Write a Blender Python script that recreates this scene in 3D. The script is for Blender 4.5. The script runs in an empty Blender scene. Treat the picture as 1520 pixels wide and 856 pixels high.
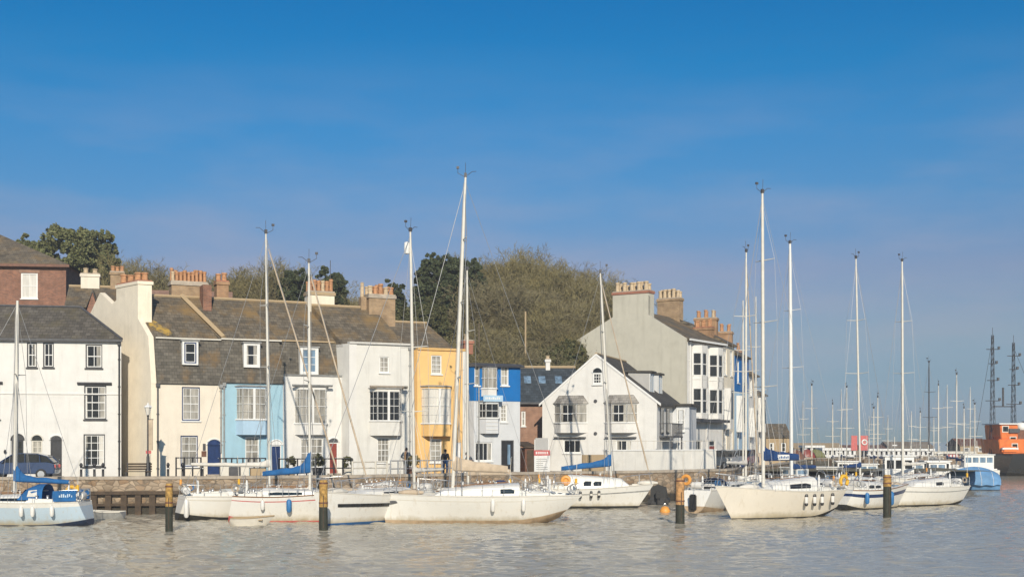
import bpy, bmesh, math, random
import numpy as np
from mathutils import Vector, Matrix
R = math.radians
random.seed(7)
scene = bpy.context.scene
col = scene.collection
# ---- the lens: horizon row, focal length in photo pixels, eye height ----
F, CX, HY, CAMZ = 1900.0, 760.0, 655.0, 4.2
SKYTINT, SKYSTR, SUNSTR, EXPO, HAZE = (1.0, 1.0, 1.0), .084, 4.0, 0.20, .0006
GZ = 2.0                                   # level of the quayside
def wx(px, D): return (px - CX) / F * D
def wz(py, D): return CAMZ + (HY - py) / F * D
def wd(py, z=0.0): return (CAMZ - z) * F / (py - HY)

# ------------------------------------------------------------------ materials
def _nt(name):
    m = bpy.data.materials.new(name); m.use_nodes = True
    nt = m.node_tree; b = nt.nodes['Principled BSDF']
    return m, nt, b
def _n(nt, typ, **kw):
    n = nt.nodes.new(typ)
    for k, v in kw.items():
        if k.startswith('i_'):
            n.inputs[k[2:].replace('_', ' ')].default_value = v
        else: setattr(n, k, v)
    return n
def _mix(nt, fac, a, b, blend='MIX'):
    n = nt.nodes.new('ShaderNodeMix'); n.data_type = 'RGBA'; n.blend_type = blend
    for sock, val in ((n.inputs[0], fac), (n.inputs[6], a), (n.inputs[7], b)):
        if hasattr(val, 'is_output'): nt.links.new(val, sock)
        elif isinstance(val, (int, float)): sock.default_value = val
        else: sock.default_value = (*val, 1) if len(val) == 3 else val
    return n.outputs[2]
def _ramp(nt, src, p0, p1):
    n = nt.nodes.new('ShaderNodeMapRange'); n.inputs[1].default_value = p0; n.inputs[2].default_value = p1
    nt.links.new(src, n.inputs[0]); return n.outputs[0]
def _coord(nt, scale=(1, 1, 1), world=False):
    if world:
        g = nt.nodes.new('ShaderNodeNewGeometry'); out = g.outputs['Position']
    else:
        t = nt.nodes.new('ShaderNodeTexCoord'); out = t.outputs['Object']
    if scale == (1, 1, 1): return out
    mp = nt.nodes.new('ShaderNodeMapping'); mp.inputs['Scale'].default_value = scale
    nt.links.new(out, mp.inputs['Vector']); return mp.outputs[0]
def _noise(nt, vec, scale, detail=5, rough=.6):
    n = nt.nodes.new('ShaderNodeTexNoise'); n.inputs['Scale'].default_value = scale
    n.inputs['Detail'].default_value = detail; n.inputs['Roughness'].default_value = rough
    nt.links.new(vec, n.inputs['Vector']); return n.outputs['Fac']
def _bump(nt, b, h, strength, dist=.02):
    n = nt.nodes.new('ShaderNodeBump'); n.inputs['Strength'].default_value = strength; n.inputs['Distance'].default_value = dist
    nt.links.new(h, n.inputs['Height']); nt.links.new(n.outputs[0], b.inputs['Normal'])
def dk(c, k): return tuple(min(1, x * k) for x in c)

def plain(name, c, rough=.5, var=.12, scale=4.0, metal=0.0, bump=0.0, spec=.5, coat=0.0):
    m, nt, b = _nt(name)
    f = _noise(nt, _coord(nt), scale)
    nt.links.new(_mix(nt, _ramp(nt, f, .3, .7), dk(c, 1 - var), dk(c, 1 + var)), b.inputs['Base Color'])
    b.inputs['Roughness'].default_value = rough; b.inputs['Metallic'].default_value = metal
    b.inputs['Specular IOR Level'].default_value = spec
    if coat: b.inputs['Coat Weight'].default_value = coat
    if bump: _bump(nt, b, _noise(nt, _coord(nt), scale * 6), bump)
    return m
def render_wall(name, c, dirt=.35, stain=(.30, .27, .22)):
    """painted render: faint mottling, vertical weather streaks, grubby patches"""
    m, nt, b = _nt(name)
    f = _noise(nt, _coord(nt), 1.3, 6)
    base = _mix(nt, _ramp(nt, f, .3, .7), dk(c, .93), dk(c, 1.04))
    s = _noise(nt, _coord(nt, (1.5, 1.5, .16)), 1.6, 6, .65)
    base = _mix(nt, 1.0, base, _mix(nt, _ramp(nt, s, .52, .95), (1, 1, 1), tuple(1 - dirt * (1 - x) for x in stain)), 'MULTIPLY')
    p = _noise(nt, _coord(nt), .55, 8, .7)
    base = _mix(nt, 1.0, base, _mix(nt, _ramp(nt, p, .55, .8), (1, 1, 1), tuple(1 - dirt * .6 * (1 - x) for x in stain)), 'MULTIPLY')
    nt.links.new(base, b.inputs['Base Color']); b.inputs['Roughness'].default_value = .8
    b.inputs['Specular IOR Level'].default_value = .25
    _bump(nt, b, _noise(nt, _coord(nt), 14, 6), .35, .03)
    return m
def _uv(nt, mode):
    """mode 'wall': (x+y, z); 'ux': slopes facing y (x, z); 'uy': slopes facing x (y, z)"""
    t = nt.nodes.new('ShaderNodeTexCoord'); s = nt.nodes.new('ShaderNodeSeparateXYZ'); nt.links.new(t.outputs['Object'], s.inputs[0])
    c = nt.nodes.new('ShaderNodeCombineXYZ')
    if mode == 'wall':
        a = nt.nodes.new('ShaderNodeMath'); nt.links.new(s.outputs[0], a.inputs[0]); nt.links.new(s.outputs[1], a.inputs[1]); u = a.outputs[0]
    else: u = s.outputs[0 if mode == 'ux' else 1]
    nt.links.new(u, c.inputs[0]); nt.links.new(s.outputs[2], c.inputs[1])
    return c.outputs[0]
def bricky(name, c1, c2, mortar, mode='wall', w=.225, h=.075, ms=.012, rough=.85, patch=None, pscale=.5, plo=.55, phi=.75, bump=.5):
    m, nt, b = _nt(name); uv = _uv(nt, mode)
    n = nt.nodes.new('ShaderNodeTexBrick'); nt.links.new(uv, n.inputs['Vector'])
    n.inputs['Color1'].default_value = (*c1, 1); n.inputs['Color2'].default_value = (*c2, 1); n.inputs['Mortar'].default_value = (*mortar, 1)
    n.inputs['Scale'].default_value = 1; n.inputs['Brick Width'].default_value = w; n.inputs['Row Height'].default_value = h; n.inputs['Mortar Size'].default_value = ms
    f = _noise(nt, _coord(nt), 1.7, 7, .65)
    base = _mix(nt, 1.0, n.outputs['Color'], _mix(nt, _ramp(nt, f, .25, .75), (.62, .62, .62), (1.3, 1.3, 1.3)), 'MULTIPLY')
    if patch:
        p = _noise(nt, _coord(nt), pscale, 8, .7)
        base = _mix(nt, _ramp(nt, p, plo, phi), base, patch)
    nt.links.new(base, b.inputs['Base Color']); b.inputs['Roughness'].default_value = rough; b.inputs['Specular IOR Level'].default_value = .3
    _bump(nt, b, n.outputs['Fac'], -bump, .02)
    return m
def slate(name, c, lichen=(.13, .11, .06), mode='ux', plo=.5, phi=.8, ps=.7):
    return bricky(name, dk(c, .75), dk(c, 1.25), dk(c, .45), mode, .32, .2, .012, .75, lichen, ps, plo, phi, .6)
def rubble(name, c, dark, world=True):
    """coursed rubble: stone-to-stone colour, dark joints, a weed-stained foot near the water"""
    m, nt, b = _nt(name)
    v = nt.nodes.new('ShaderNodeTexVoronoi'); nt.links.new(_coord(nt, (1.5, 1.5, 2.9), world), v.inputs['Vector']); v.inputs['Scale'].default_value = 1.5
    hs = nt.nodes.new('ShaderNodeSeparateColor'); nt.links.new(v.outputs['Color'], hs.inputs[0])
    base = _mix(nt, hs.outputs[0], dk(c, .62), dk(c, 1.3))
    base = _mix(nt, _ramp(nt, hs.outputs[1], .6, 1.0), base, (.30, .20, .12))
    v2 = nt.nodes.new('ShaderNodeTexVoronoi'); v2.feature = 'DISTANCE_TO_EDGE'; nt.links.new(_coord(nt, (1.5, 1.5, 2.9), world), v2.inputs['Vector']); v2.inputs['Scale'].default_value = 1.5
    base = _mix(nt, _ramp(nt, v2.outputs[0], .0, .09), dk(c, .45), base)
    f = _noise(nt, _coord(nt, (1, 1, 1), world), .8, 8, .7)
    base = _mix(nt, 1.0, base, _mix(nt, _ramp(nt, f, .3, .7), (.7, .68, .64), (1.2, 1.2, 1.2)), 'MULTIPLY')
    g = nt.nodes.new('ShaderNodeNewGeometry'); s = nt.nodes.new('ShaderNodeSeparateXYZ'); nt.links.new(g.outputs['Position'], s.inputs[0])
    a = nt.nodes.new('ShaderNodeMath'); a.operation = 'ADD'; nt.links.new(s.outputs[2], a.inputs[0])
    f2 = nt.nodes.new('ShaderNodeMath'); f2.operation = 'MULTIPLY'; nt.links.new(_noise(nt, _coord(nt, (1, 1, .3), world), 1.5), f2.inputs[0]); f2.inputs[1].default_value = -.7; nt.links.new(f2.outputs[0], a.inputs[1])
    base = _mix(nt, _ramp(nt, a.outputs[0], .40, .1), base, dark)
    nt.links.new(base, b.inputs['Base Color']); b.inputs['Roughness'].default_value = .85
    _bump(nt, b, v2.outputs[0], .7, .08)
    return m
def glass(name, c, var=.5):
    m, nt, b = _nt(name)
    f = _noise(nt, _coord(nt, (2.5, 2.5, .4)), 1.2, 3)
    nt.links.new(_mix(nt, _ramp(nt, f, .35, .65), dk(c, 1 - var), dk(c, 1 + var)), b.inputs['Base Color'])
    b.inputs['Roughness'].default_value = .06; b.inputs['Specular IOR Level'].default_value = .5
    return m

M = {}
M['white'] = render_wall('white_render', (.73, .71, .67), .35)
M['white2'] = render_wall('offwhite_render', (.71, .69, .64), .4)
M['white3'] = render_wall('bright_render', (.74, .72, .68), .35)
M['cream'] = render_wall('cream_render', (.79, .71, .59), .3)
M['cream2'] = render_wall('pale_cream_render', (.84, .75, .60), .35)
M['beige'] = render_wall('beige_render', (.56, .53, .44), .35)
M['grey_r'] = render_wall('grey_render', (.46, .45, .43), .35)
M['lblue'] = render_wall('light_blue_paint', (.35, .54, .64), .25)
M['pblue'] = render_wall('pale_blue_paint', (.42, .58, .72), .2)
M['ochre'] = render_wall('ochre_paint', (.82, .52, .21), .3)
M['blue'] = render_wall('strong_blue_paint', (.008, .15, .44), .3)
M['lilac'] = render_wall('pale_grey_white', (.62, .63, .64), .25)
M['tan'] = render_wall('tan_stone_render', (.44, .33, .20), .4)
M['brick'] = bricky('red_brown_brick', (.32, .125, .07), (.19, .075, .05), (.27, .2, .15), patch=(.14, .07, .045), pscale=.9, plo=.5, phi=.8)
M['brick2'] = bricky('orange_brick', (.34, .17, .10), (.27, .13, .08), (.33, .25, .2))
M['tanbrick'] = bricky('tan_brick', (.42, .28, .15), (.34, .22, .12), (.3, .24, .18))
M['bandbrick'] = bricky('red_band_brick', (.42, .14, .08), (.36, .12, .07), (.3, .2, .15))
M['slate'] = slate('dark_slate', (.118, .105, .088))
M['slate_w'] = slate('weathered_slate', (.148, .124, .092), (.25, .16, .065), 'ux', .48, .74, .6)
M['slate_b'] = slate('blue_slate', (.055, .068, .080), (.09, .09, .09), 'ux', .55, .85)
M['slate_y'] = slate('side_slate', (.075, .07, .062), (.13, .11, .08), 'uy')
M['slate_l'] = slate('lead_slate', (.28, .26, .235), (.36, .33, .28), 'ux')
M['mans'] = slate('mansard_slate', (.128, .114, .092), (.22, .135, .055), 'ux', .55, .72, .35)
M['lichen'] = slate('yellow_lichen', (.145, .124, .092), (.46, .29, .06), 'ux', .40, .56, 2.2)
M['wpaint'] = plain('white_gloss', (.78, .77, .74), .4, .05)
M['cpaint'] = plain('cream_gloss', (.66, .62, .54), .45, .08)
M['black'] = plain('black_paint', (.025, .025, .028), .45, .3)
M['dgrey'] = plain('dark_grey', (.07, .07, .075), .6, .3)
M['dblue'] = plain('dark_blue_paint', (.012, .035, .12), .4, .3)
M['red'] = plain('red_paint', (.26, .05, .035), .45, .2)
M['sred'] = plain('signal_red', (.55, .12, .11), .45, .2)
M['brn'] = plain('brown_paint', (.16, .07, .04), .6, .3)
M['lead'] = plain('lead_sheet', (.30, .30, .29), .6, .25)
M['glass'] = glass('dark_glass', (.018, .020, .022))
M['net'] = glass('net_curtain_glass', (.34, .32, .28), .45)
M['blind'] = glass('pale_blind_glass', (.66, .63, .57), .12)
M['bglass'] = glass('blue_glass', (.16, .24, .33), .4)
M['potst'] = bricky('orange_stack_brick', (.42, .25, .13), (.35, .20, .11), (.3, .2, .13))
M['pot'] = plain('terracotta_pot', (.46, .235, .115), .8, .3, 6)
M['potp'] = plain('pale_clay_pot', (.52, .40, .26), .8, .3, 6)
M['stone'] = rubble('quay_rubble', (.36, .28, .20), (.045, .038, .026))
M['coping'] = plain('stone_coping', (.40, .34, .27), .85, .25, 2, bump=.4)
M['paving'] = bricky('quay_paving', (.27, .25, .22), (.22, .2, .18), (.13, .12, .11), 'ux', .6, .4, .012)
M['timber'] = plain('wet_timber', (.075, .05, .03), .8, .45, 3, bump=.5)
M['timber2'] = plain('weedy_timber', (.030, .032, .020), .7, .4, 5, bump=.5)
M['oxide2'] = plain('orange_paint_worn', (.46, .25, .10), .8, .45, 6, bump=.3)
M['oxide'] = plain('yellow_paint_worn', (.40, .235, .065), .8, .5, 7, bump=.3)
M['wood'] = plain('varnished_wood', (.24, .12, .05), .4, .3, 6)
M['alu'] = plain('mast_alloy', (.66, .63, .56), .45, .08, 2)
M['maswht'] = plain('mast_white', (.72, .72, .70), .4, .06, 2)
M['steel'] = plain('stainless', (.55, .55, .55), .3, .1, 2, metal=.7)
M['wire'] = plain('rigging_wire', (.36, .36, .36), .5, .1, 2, metal=.3)
def gelcoat(name, c):
    m, nt, b = _nt(name); g = _coord(nt); s = nt.nodes.new('ShaderNodeSeparateXYZ'); nt.links.new(g, s.inputs[0])
    base = _mix(nt, _ramp(nt, _noise(nt, g, .8), .3, .7), dk(c, .95), dk(c, 1.03))
    runs = _noise(nt, _coord(nt, (3.5, 3.5, .35)), 1.5, 6, .7); base = _mix(nt, _ramp(nt, runs, .56, .9), base, (.50, .41, .28))
    a = nt.nodes.new('ShaderNodeMath'); a.operation = 'MULTIPLY_ADD'; nt.links.new(_noise(nt, _coord(nt, (1, 1, .4)), 2.2, 5, .7), a.inputs[0]); a.inputs[1].default_value = -.55; nt.links.new(s.outputs[2], a.inputs[2])
    base = _mix(nt, _ramp(nt, a.outputs[0], .12, -.22), base, (.46, .40, .28))
    nt.links.new(base, b.inputs['Base Color']); b.inputs['Roughness'].default_value = .36; b.inputs['Coat Weight'].default_value = .12; b.inputs['Coat Roughness'].default_value = .25; M[name] = m; return m
M['gel'] = gelcoat('white_gelcoat', (.79, .77, .72))
M['gelc'] = gelcoat('cream_gelcoat', (.77, .71, .61))
M['gelb'] = gelcoat('pale_blue_gelcoat', (.52, .64, .74))
M['deck'] = plain('deck_paint', (.72, .70, .65), .6, .08, 3)
M['navy'] = plain('navy_antifoul', (.015, .03, .07), .6, .3)
M['blk_af'] = plain('black_antifoul', (.022, .022, .018), .7, .4, 3)
M['afbrn'] = plain('tan_boot_stripe', (.42, .31, .20), .6, .25, 3)
M['afblue'] = plain('blue_antifoul', (.02, .10, .26), .6, .3)
M['canvas'] = plain('blue_canvas', (.010, .105, .29), .85, .25, 2.5, bump=.25)
M['canvasd'] = plain('dark_blue_canvas', (.010, .045, .15), .85, .25, 2.5, bump=.25)
M['canvasb'] = plain('buff_canvas', (.50, .40, .29), .9, .2, 2.5, bump=.3)
M['canvasw'] = plain('white_canvas', (.68, .64, .57), .9, .1, 2.5, bump=.3)
M['tarp'] = plain('light_blue_tarpaulin', (.12, .27, .48), .7, .2, 1.5, bump=.3)
M['rubber'] = plain('black_rubber', (.018, .018, .018), .6, .2)
M['grubber'] = plain('grey_rubber', (.25, .26, .27), .6, .2)
M['yellow'] = plain('yellow_foam', (.75, .42, .03), .6, .15)
M['orange'] = plain('orange_hull', (.72, .18, .035), .4, .18, 2)
M['obuoy'] = plain('orange_buoy', (.75, .33, .06), .5, .15)
M['fend'] = plain('fender_white', (.72, .70, .66), .5, .08)
M['fendb'] = plain('fender_blue', (.03, .16, .38), .5, .1)
M['carb'] = plain('car_blue', (.012, .035, .10), .25, .1, coat=.8)
M['cardk'] = plain('car_dark', (.03, .035, .04), .25, .1, coat=.8)
M['cars'] = plain('car_silver', (.40, .42, .44), .3, .1, metal=.4, coat=.8)
M['skin'] = plain('skin', (.50, .30, .21), .6, .08)
M['hair'] = plain('dark_hair', (.03, .022, .018), .7, .2)
M['jkt'] = plain('navy_jacket', (.035, .055, .085), .9, .25)
M['jktb'] = plain('black_jacket', (.02, .02, .022), .9, .25)
M['jean'] = plain('blue_jeans', (.03, .09, .20), .9, .25)
M['trs'] = plain('grey_trousers', (.28, .28, .28), .9, .2)
M['bag'] = plain('brown_strap', (.30, .18, .09), .8, .2)
M['bark'] = plain('bark', (.14, .11, .07), .9, .35, 3)
M['twig'] = plain('twigs', (.20, .168, .072), .9, .4, .35)
M['twig2'] = plain('grey_twigs', (.205, .175, .095), .9, .35, .35)
M['soil'] = plain('hillside_scrub', (.15, .125, .065), .95, .5, .3, bump=.6)
M['farbrick'] = plain('far_brown', (.22, .18, .14), .9, .3, .4)
# ------------------------------------------------------------------ mesh builder
class MB:
    def __init__(s): s.v = []; s.f = []; s.m = []; s.mi = 0
    def add(s, pts, faces):
        o = len(s.v); s.v += [tuple(p) for p in pts]
        for f in faces: s.f.append([o + i for i in f]); s.m.append(s.mi)
        return s
    def poly(s, pts): return s.add(pts, [list(range(len(pts)))])
    def box(s, x0, x1, y0, y1, z0, z1):
        p = [(x0, y0, z0), (x1, y0, z0), (x1, y1, z0), (x0, y1, z0), (x0, y0, z1), (x1, y0, z1), (x1, y1, z1), (x0, y1, z1)]
        return s.add(p, [(0, 3, 2, 1), (4, 5, 6, 7), (0, 1, 5, 4), (1, 2, 6, 5), (2, 3, 7, 6), (3, 0, 4, 7)])
    def prism(s, poly, axis, a, b):
        mk = {'x': lambda p, t: (t, p[0], p[1]), 'y': lambda p, t: (p[0], t, p[1]), 'z': lambda p, t: (p[0], p[1], t)}[axis]
        n = len(poly); pts = [mk(p, a) for p in poly] + [mk(p, b) for p in poly]
        return s.add(pts, [list(range(n)), list(range(2 * n - 1, n - 1, -1))] + [(i, (i + 1) % n, n + (i + 1) % n, n + i) for i in range(n)])
    def loft(s, rings, closed=True, c0=True, c1=True):
        n = len(rings[0]); pts = [p for r in rings for p in r]; fs = []
        for k in range(len(rings) - 1):
            for i in range(n if closed else n - 1):
                j = (i + 1) % n; fs.append((k * n + i, k * n + j, (k + 1) * n + j, (k + 1) * n + i))
        if c0: fs.append(list(range(n - 1, -1, -1)))
        if c1: fs.append([(len(rings) - 1) * n + i for i in range(n)])
        return s.add(pts, fs)
    def tube(s, p0, p1, r0, r1=None, n=8):
        return s.path([p0, p1], [r0, r0 if r1 is None else r1], n)
    def path(s, pts, r, n=6):
        pts = [Vector(p) for p in pts]; rr = r if isinstance(r, (list, tuple)) else [r] * len(pts); rings = []
        for i, p in enumerate(pts):
            d = (pts[min(i + 1, len(pts) - 1)] - pts[max(i - 1, 0)])
            if d.length < 1e-9: d = Vector((0, 0, 1))
            d.normalize(); a = Vector((0, 0, 1)) if abs(d.z) < .9 else Vector((1, 0, 0))
            u = d.cross(a).normalized(); w = d.cross(u)
            rings.append([p + (u * math.cos(2 * math.pi * k / n) + w * math.sin(2 * math.pi * k / n)) * rr[i] for k in range(n)])
        return s.loft(rings)
    def lathe(s, prof, c=(0, 0), n=12):
        return s.loft([[(c[0] + r * math.cos(2 * math.pi * k / n), c[1] + r * math.sin(2 * math.pi * k / n), z) for k in range(n)] for r, z in prof])
    def torus(s, c, Rr, r, axis='y', n=18, m=7):
        rings = []
        for i in range(n + 1):
            a = 2 * math.pi * i / n; ring = []
            for k in range(m):
                t = 2 * math.pi * k / m; q = Rr + r * math.cos(t); h = r * math.sin(t)
                p = {'y': (q * math.cos(a), h, q * math.sin(a)), 'x': (h, q * math.cos(a), q * math.sin(a)), 'z': (q * math.cos(a), q * math.sin(a), h)}[axis]
                ring.append((c[0] + p[0], c[1] + p[1], c[2] + p[2]))
            rings.append(ring)
        return s.loft(rings, c0=False, c1=False)
    def build(s, name, mats, parent=None, smooth=False, shear=0.0, bevel=0.0):
        me = bpy.data.meshes.new(name)
        v = s.v if not shear else [(x + shear * y, y, z) for x, y, z in s.v]
        me.from_pydata(v, [], s.f)
        if not isinstance(mats, (list, tuple)): mats = [mats]
        for m in mats: me.materials.append(M[m] if isinstance(m, str) else m)
        me.polygons.foreach_set('material_index', s.m)
        bm = bmesh.new(); bm.from_mesh(me); bmesh.ops.recalc_face_normals(bm, faces=bm.faces)
        if bevel:
            es = [e for e in bm.edges if len(e.link_faces) == 2 and e.calc_face_angle(0) > .5]
            bmesh.ops.bevel(bm, geom=es, offset=bevel, segments=2, affect='EDGES', clamp_overlap=True)
        bm.to_mesh(me); bm.free()
        if smooth:
            me.polygons.foreach_set('use_smooth', [True] * len(me.polygons))
            try: me.set_sharp_from_angle(angle=R(42))
            except Exception: pass
        o = bpy.data.objects.new(name, me); col.objects.link(o); o.parent = parent
        return o
def tag(o, label=None, cat=None, group=None, kind=None):
    for k, v in (('label', label), ('category', cat), ('group', group), ('kind', kind)):
        if v: o[k] = v
    return o
def thing(name, label, cat, loc=(0, 0, 0), rot=0.0, group=None):
    o = bpy.data.objects.new(name, None); col.objects.link(o); o.empty_display_size = .2
    o.location = loc; o.rotation_euler = (0, 0, rot)
    return tag(o, label, cat, group)
def copy_tree(o, parent=None):
    c = o.copy(); col.objects.link(c); c.parent = parent
    for ch in list(o.children): copy_tree(ch, c)
    return c

# ------------------------------------------------------------------ houses
class Fr:
    """a facade's frame: origin at the left foot of the front, u along the front, v into depth, w up"""
    def __init__(s, px, D, ang, z0=GZ, fwd=0.0):
        a = R(ang); s.a = a; s.z0 = z0
        s.x = wx(px, D) + math.sin(a) * fwd; s.y = D - math.cos(a) * fwd
    def loc(s): return (s.x, s.y, s.z0)
    def u(s, px):
        k = (px - CX) / F; return (k * s.y - s.x) / (math.cos(s.a) - k * math.sin(s.a))
    def D(s, px): return s.y + s.u(px) * math.sin(s.a)
    def w(s, px, py): return wz(py, s.D(px)) - s.z0
    def r(s, x0, y0, x1, y1):
        c = (x0 + x1) / 2; return (s.u(x0), s.u(x1), s.w(c, y1), s.w(c, y0))
    def loc3(s, px, py, D):
        X, Y, Z = wx(px, D) - s.x, D - s.y, wz(py, D) - s.z0
        c, q = math.cos(s.a), math.sin(s.a); return (X * c + Y * q, -X * q + Y * c, Z)
def facade(mb, u0, u1, w0, w1, holes, v=0.0, rev=.16):
    us = sorted({u0, u1, *[min(max(h[i], u0), u1) for h in holes for i in (0, 1)]}); ws = sorted({w0, w1, *[min(max(h[i], w0), w1) for h in holes for i in (2, 3)]})
    for a, b in zip(us, us[1:]):
        for c, d in zip(ws, ws[1:]):
            mu, mw = (a + b) / 2, (c + d) / 2
            if any(h[0] < mu < h[1] and h[2] < mw < h[3] for h in holes): continue
            mb.poly([(a, v, c), (b, v, c), (b, v, d), (a, v, d)])
    for a, b, c, d in holes:
        for p, q in (((a, c), (b, c)), ((b, c), (b, d)), ((b, d), (a, d)), ((a, d), (a, c))):
            mb.poly([(p[0], v, p[1]), (q[0], v, q[1]), (q[0], v + rev, q[1]), (p[0], v + rev, p[1])])
def sides(mb, u0, u1, w0, w1, v0, v1, left=True, right=True, back=True):
    if left: mb.poly([(u0, v0, w0), (u0, v1, w0), (u0, v1, w1), (u0, v0, w1)])
    if right: mb.poly([(u1, v0, w0), (u1, v1, w0), (u1, v1, w1), (u1, v0, w1)])
    if back: mb.poly([(u0, v1, w0), (u1, v1, w0), (u1, v1, w1), (u0, v1, w1)])
def window(parent, r, v=0.0, fm='wpaint', pane='glass', nx=2, ny=4, fw=.07, dark=None, sill='wpaint', name='window', bar=.035, rev=.1, arch=False):
    """sash window set back in its opening: outer frame, sash bars, panes, sill"""
    a, b, c, d = r; mb = MB(); y0, y1 = v + rev - .05, v + rev + .03
    om = dark or fm
    for q in ((a, a + fw, c, d), (b - fw, b, c, d), (a + fw, b - fw, d - fw, d), (a + fw, b - fw, c, c + fw)): mb.box(q[0], q[1], y0, y1, q[2], q[3])
    o = mb.build(name, om, parent)
    ia, ib, ic, idd = a + fw, b - fw, c + fw, d - fw; sb = MB(); t = .045 if dark else .02
    for q in ((ia, ia + t, ic, idd), (ib - t, ib, ic, idd), (ia + t, ib - t, idd - t, idd), (ia + t, ib - t, ic, ic + t)): sb.box(q[0], q[1], y0 + .025, y1 - .012, q[2], q[3])
    for i in range(1, nx):
        x = ia + (ib - ia) * i / nx; sb.box(x - bar / 2, x + bar / 2, y0 + .03, y1 - .015, ic + t, idd - t)
    for j in range(1, ny):
        z = ic + (idd - ic) * j / ny; h = bar * (1.5 if j * 2 == ny else 1) / 2
        sb.box(ia + t, ib - t, y0 + .028, y1 - .017, z - h, z + h)
    sb.build('sash', fm, o)
    rg = random.Random(int(abs(a * 977 + d * 331 + b * 57) * 10)); q = [rg.uniform(-.006, .006) for _ in range(4)]
    pb = MB(); pb.poly([(ia, y1 - .02 + q[0], ic), (ib, y1 - .02 + q[1], ic), (ib, y1 - .02 + q[2], idd), (ia, y1 - .02 + q[3], idd)]); pb.build('pane', pane, o)
    if pane == 'glass' and b - a > .5 and rg.random() < .75:           # curtains drawn part-way
        W_ = ib - ia
        for s0, s1 in ((ia, ia + W_ * rg.uniform(.0, .22)), (ib - W_ * rg.uniform(.12, .42), ib)):
            if s1 - s0 > .06: MB().poly([(s0, y1 - .03, ic), (s1, y1 - .03, ic), (s1 - (s1 - s0) * .2, y1 - .03, idd), (s0, y1 - .03, idd)]).build('curtain', 'net' if rg.random() < .6 else 'blind', o)
    if sill: MB().box(a - .06, b + .06, v - .09, v + rev - .05, c - .09, c - .002).build('sill', sill, o, bevel=.012)
    if arch:                                                        # round head standing on the frame
        ab = MB(); n = 10; rr = (b - a) / 2; pts = [(a + rr + rr * math.cos(math.pi * i / n), d + rr * math.sin(math.pi * i / n)) for i in range(n + 1)]
        ab.prism(pts, 'y', v - .012, v + .02); ab.build('arched_head', om if arch is True else arch, o)
        ar = MB(); ar.path([(a + rr + (rr + .03) * math.cos(math.pi * i / n), v - .02, d + (rr + .03) * math.sin(math.pi * i / n)) for i in range(n + 1)], .045, 5); ar.build('arch_trim', fm, o)
    return o
def door(parent, r, v=0.0, m='dblue', frame='wpaint', fan=True, arch=None, rev=.1):
    a, b, c, d = r; f = MB(); t = .08; fl = d - .42 if fan else d
    for q in ((a, a + t, c, d), (b - t, b, c, d), (a + t, b - t, d - t, d)): f.box(q[0], q[1], v + rev - .06, v + rev + .03, q[2], q[3])
    if fan: f.box(a + t, b - t, v + rev - .05, v + rev + .02, fl - .06, fl)
    o = f.build('door', frame, parent)
    p = MB(); p.box(a + t, b - t, v + rev - .02, v + rev + .02, c, fl - (.06 if fan else t))
    hw = (b - a - 2 * t); hh = (fl - c)
    for i in range(2):
        for j in range(2):
            x = a + t + hw * (.1 + .45 * i); z = c + hh * (.08 + .48 * j); p.box(x, x + hw * .35, v + rev - .035, v + rev - .02, z, z + hh * .36)
    p.build('door_leaf', m, o)
    MB().lathe([(.0, 0), (.035, .0), (.035, .05), (0, .05)], (0, 0)).build('knob', 'steel', o).location = (b - t - .08, v + rev - .05, c + 1.0)
    if fan: MB().poly([(a + t, v + rev, fl), (b - t, v + rev, fl), (b - t, v + rev, d - t), (a + t, v + rev, d - t)]).build('fanlight', 'glass', o)
    if arch:
        ab = MB(); n = 10; rr = (b - a) / 2; ab.prism([(a + rr + rr * math.cos(math.pi * i / n), d + rr * .8 * math.sin(math.pi * i / n)) for i in range(n + 1)], 'y', v - .012, v + .02); ab.build('arched_head', arch, o)
        ar = MB(); pts = [(a + rr + (rr + .06) * math.cos(math.pi * i / n), v - .02, d + (rr + .06) * .8 * math.sin(math.pi * i / n)) for i in range(n + 1)]; ar.path(pts, .05, 6); ar.build('arch_trim', 'wpaint', o)
    MB().box(a - .1, b + .1, v - .3, v + .0, 0.0, max(.05, c)).build('step', 'coping', o)
    return o
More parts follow.
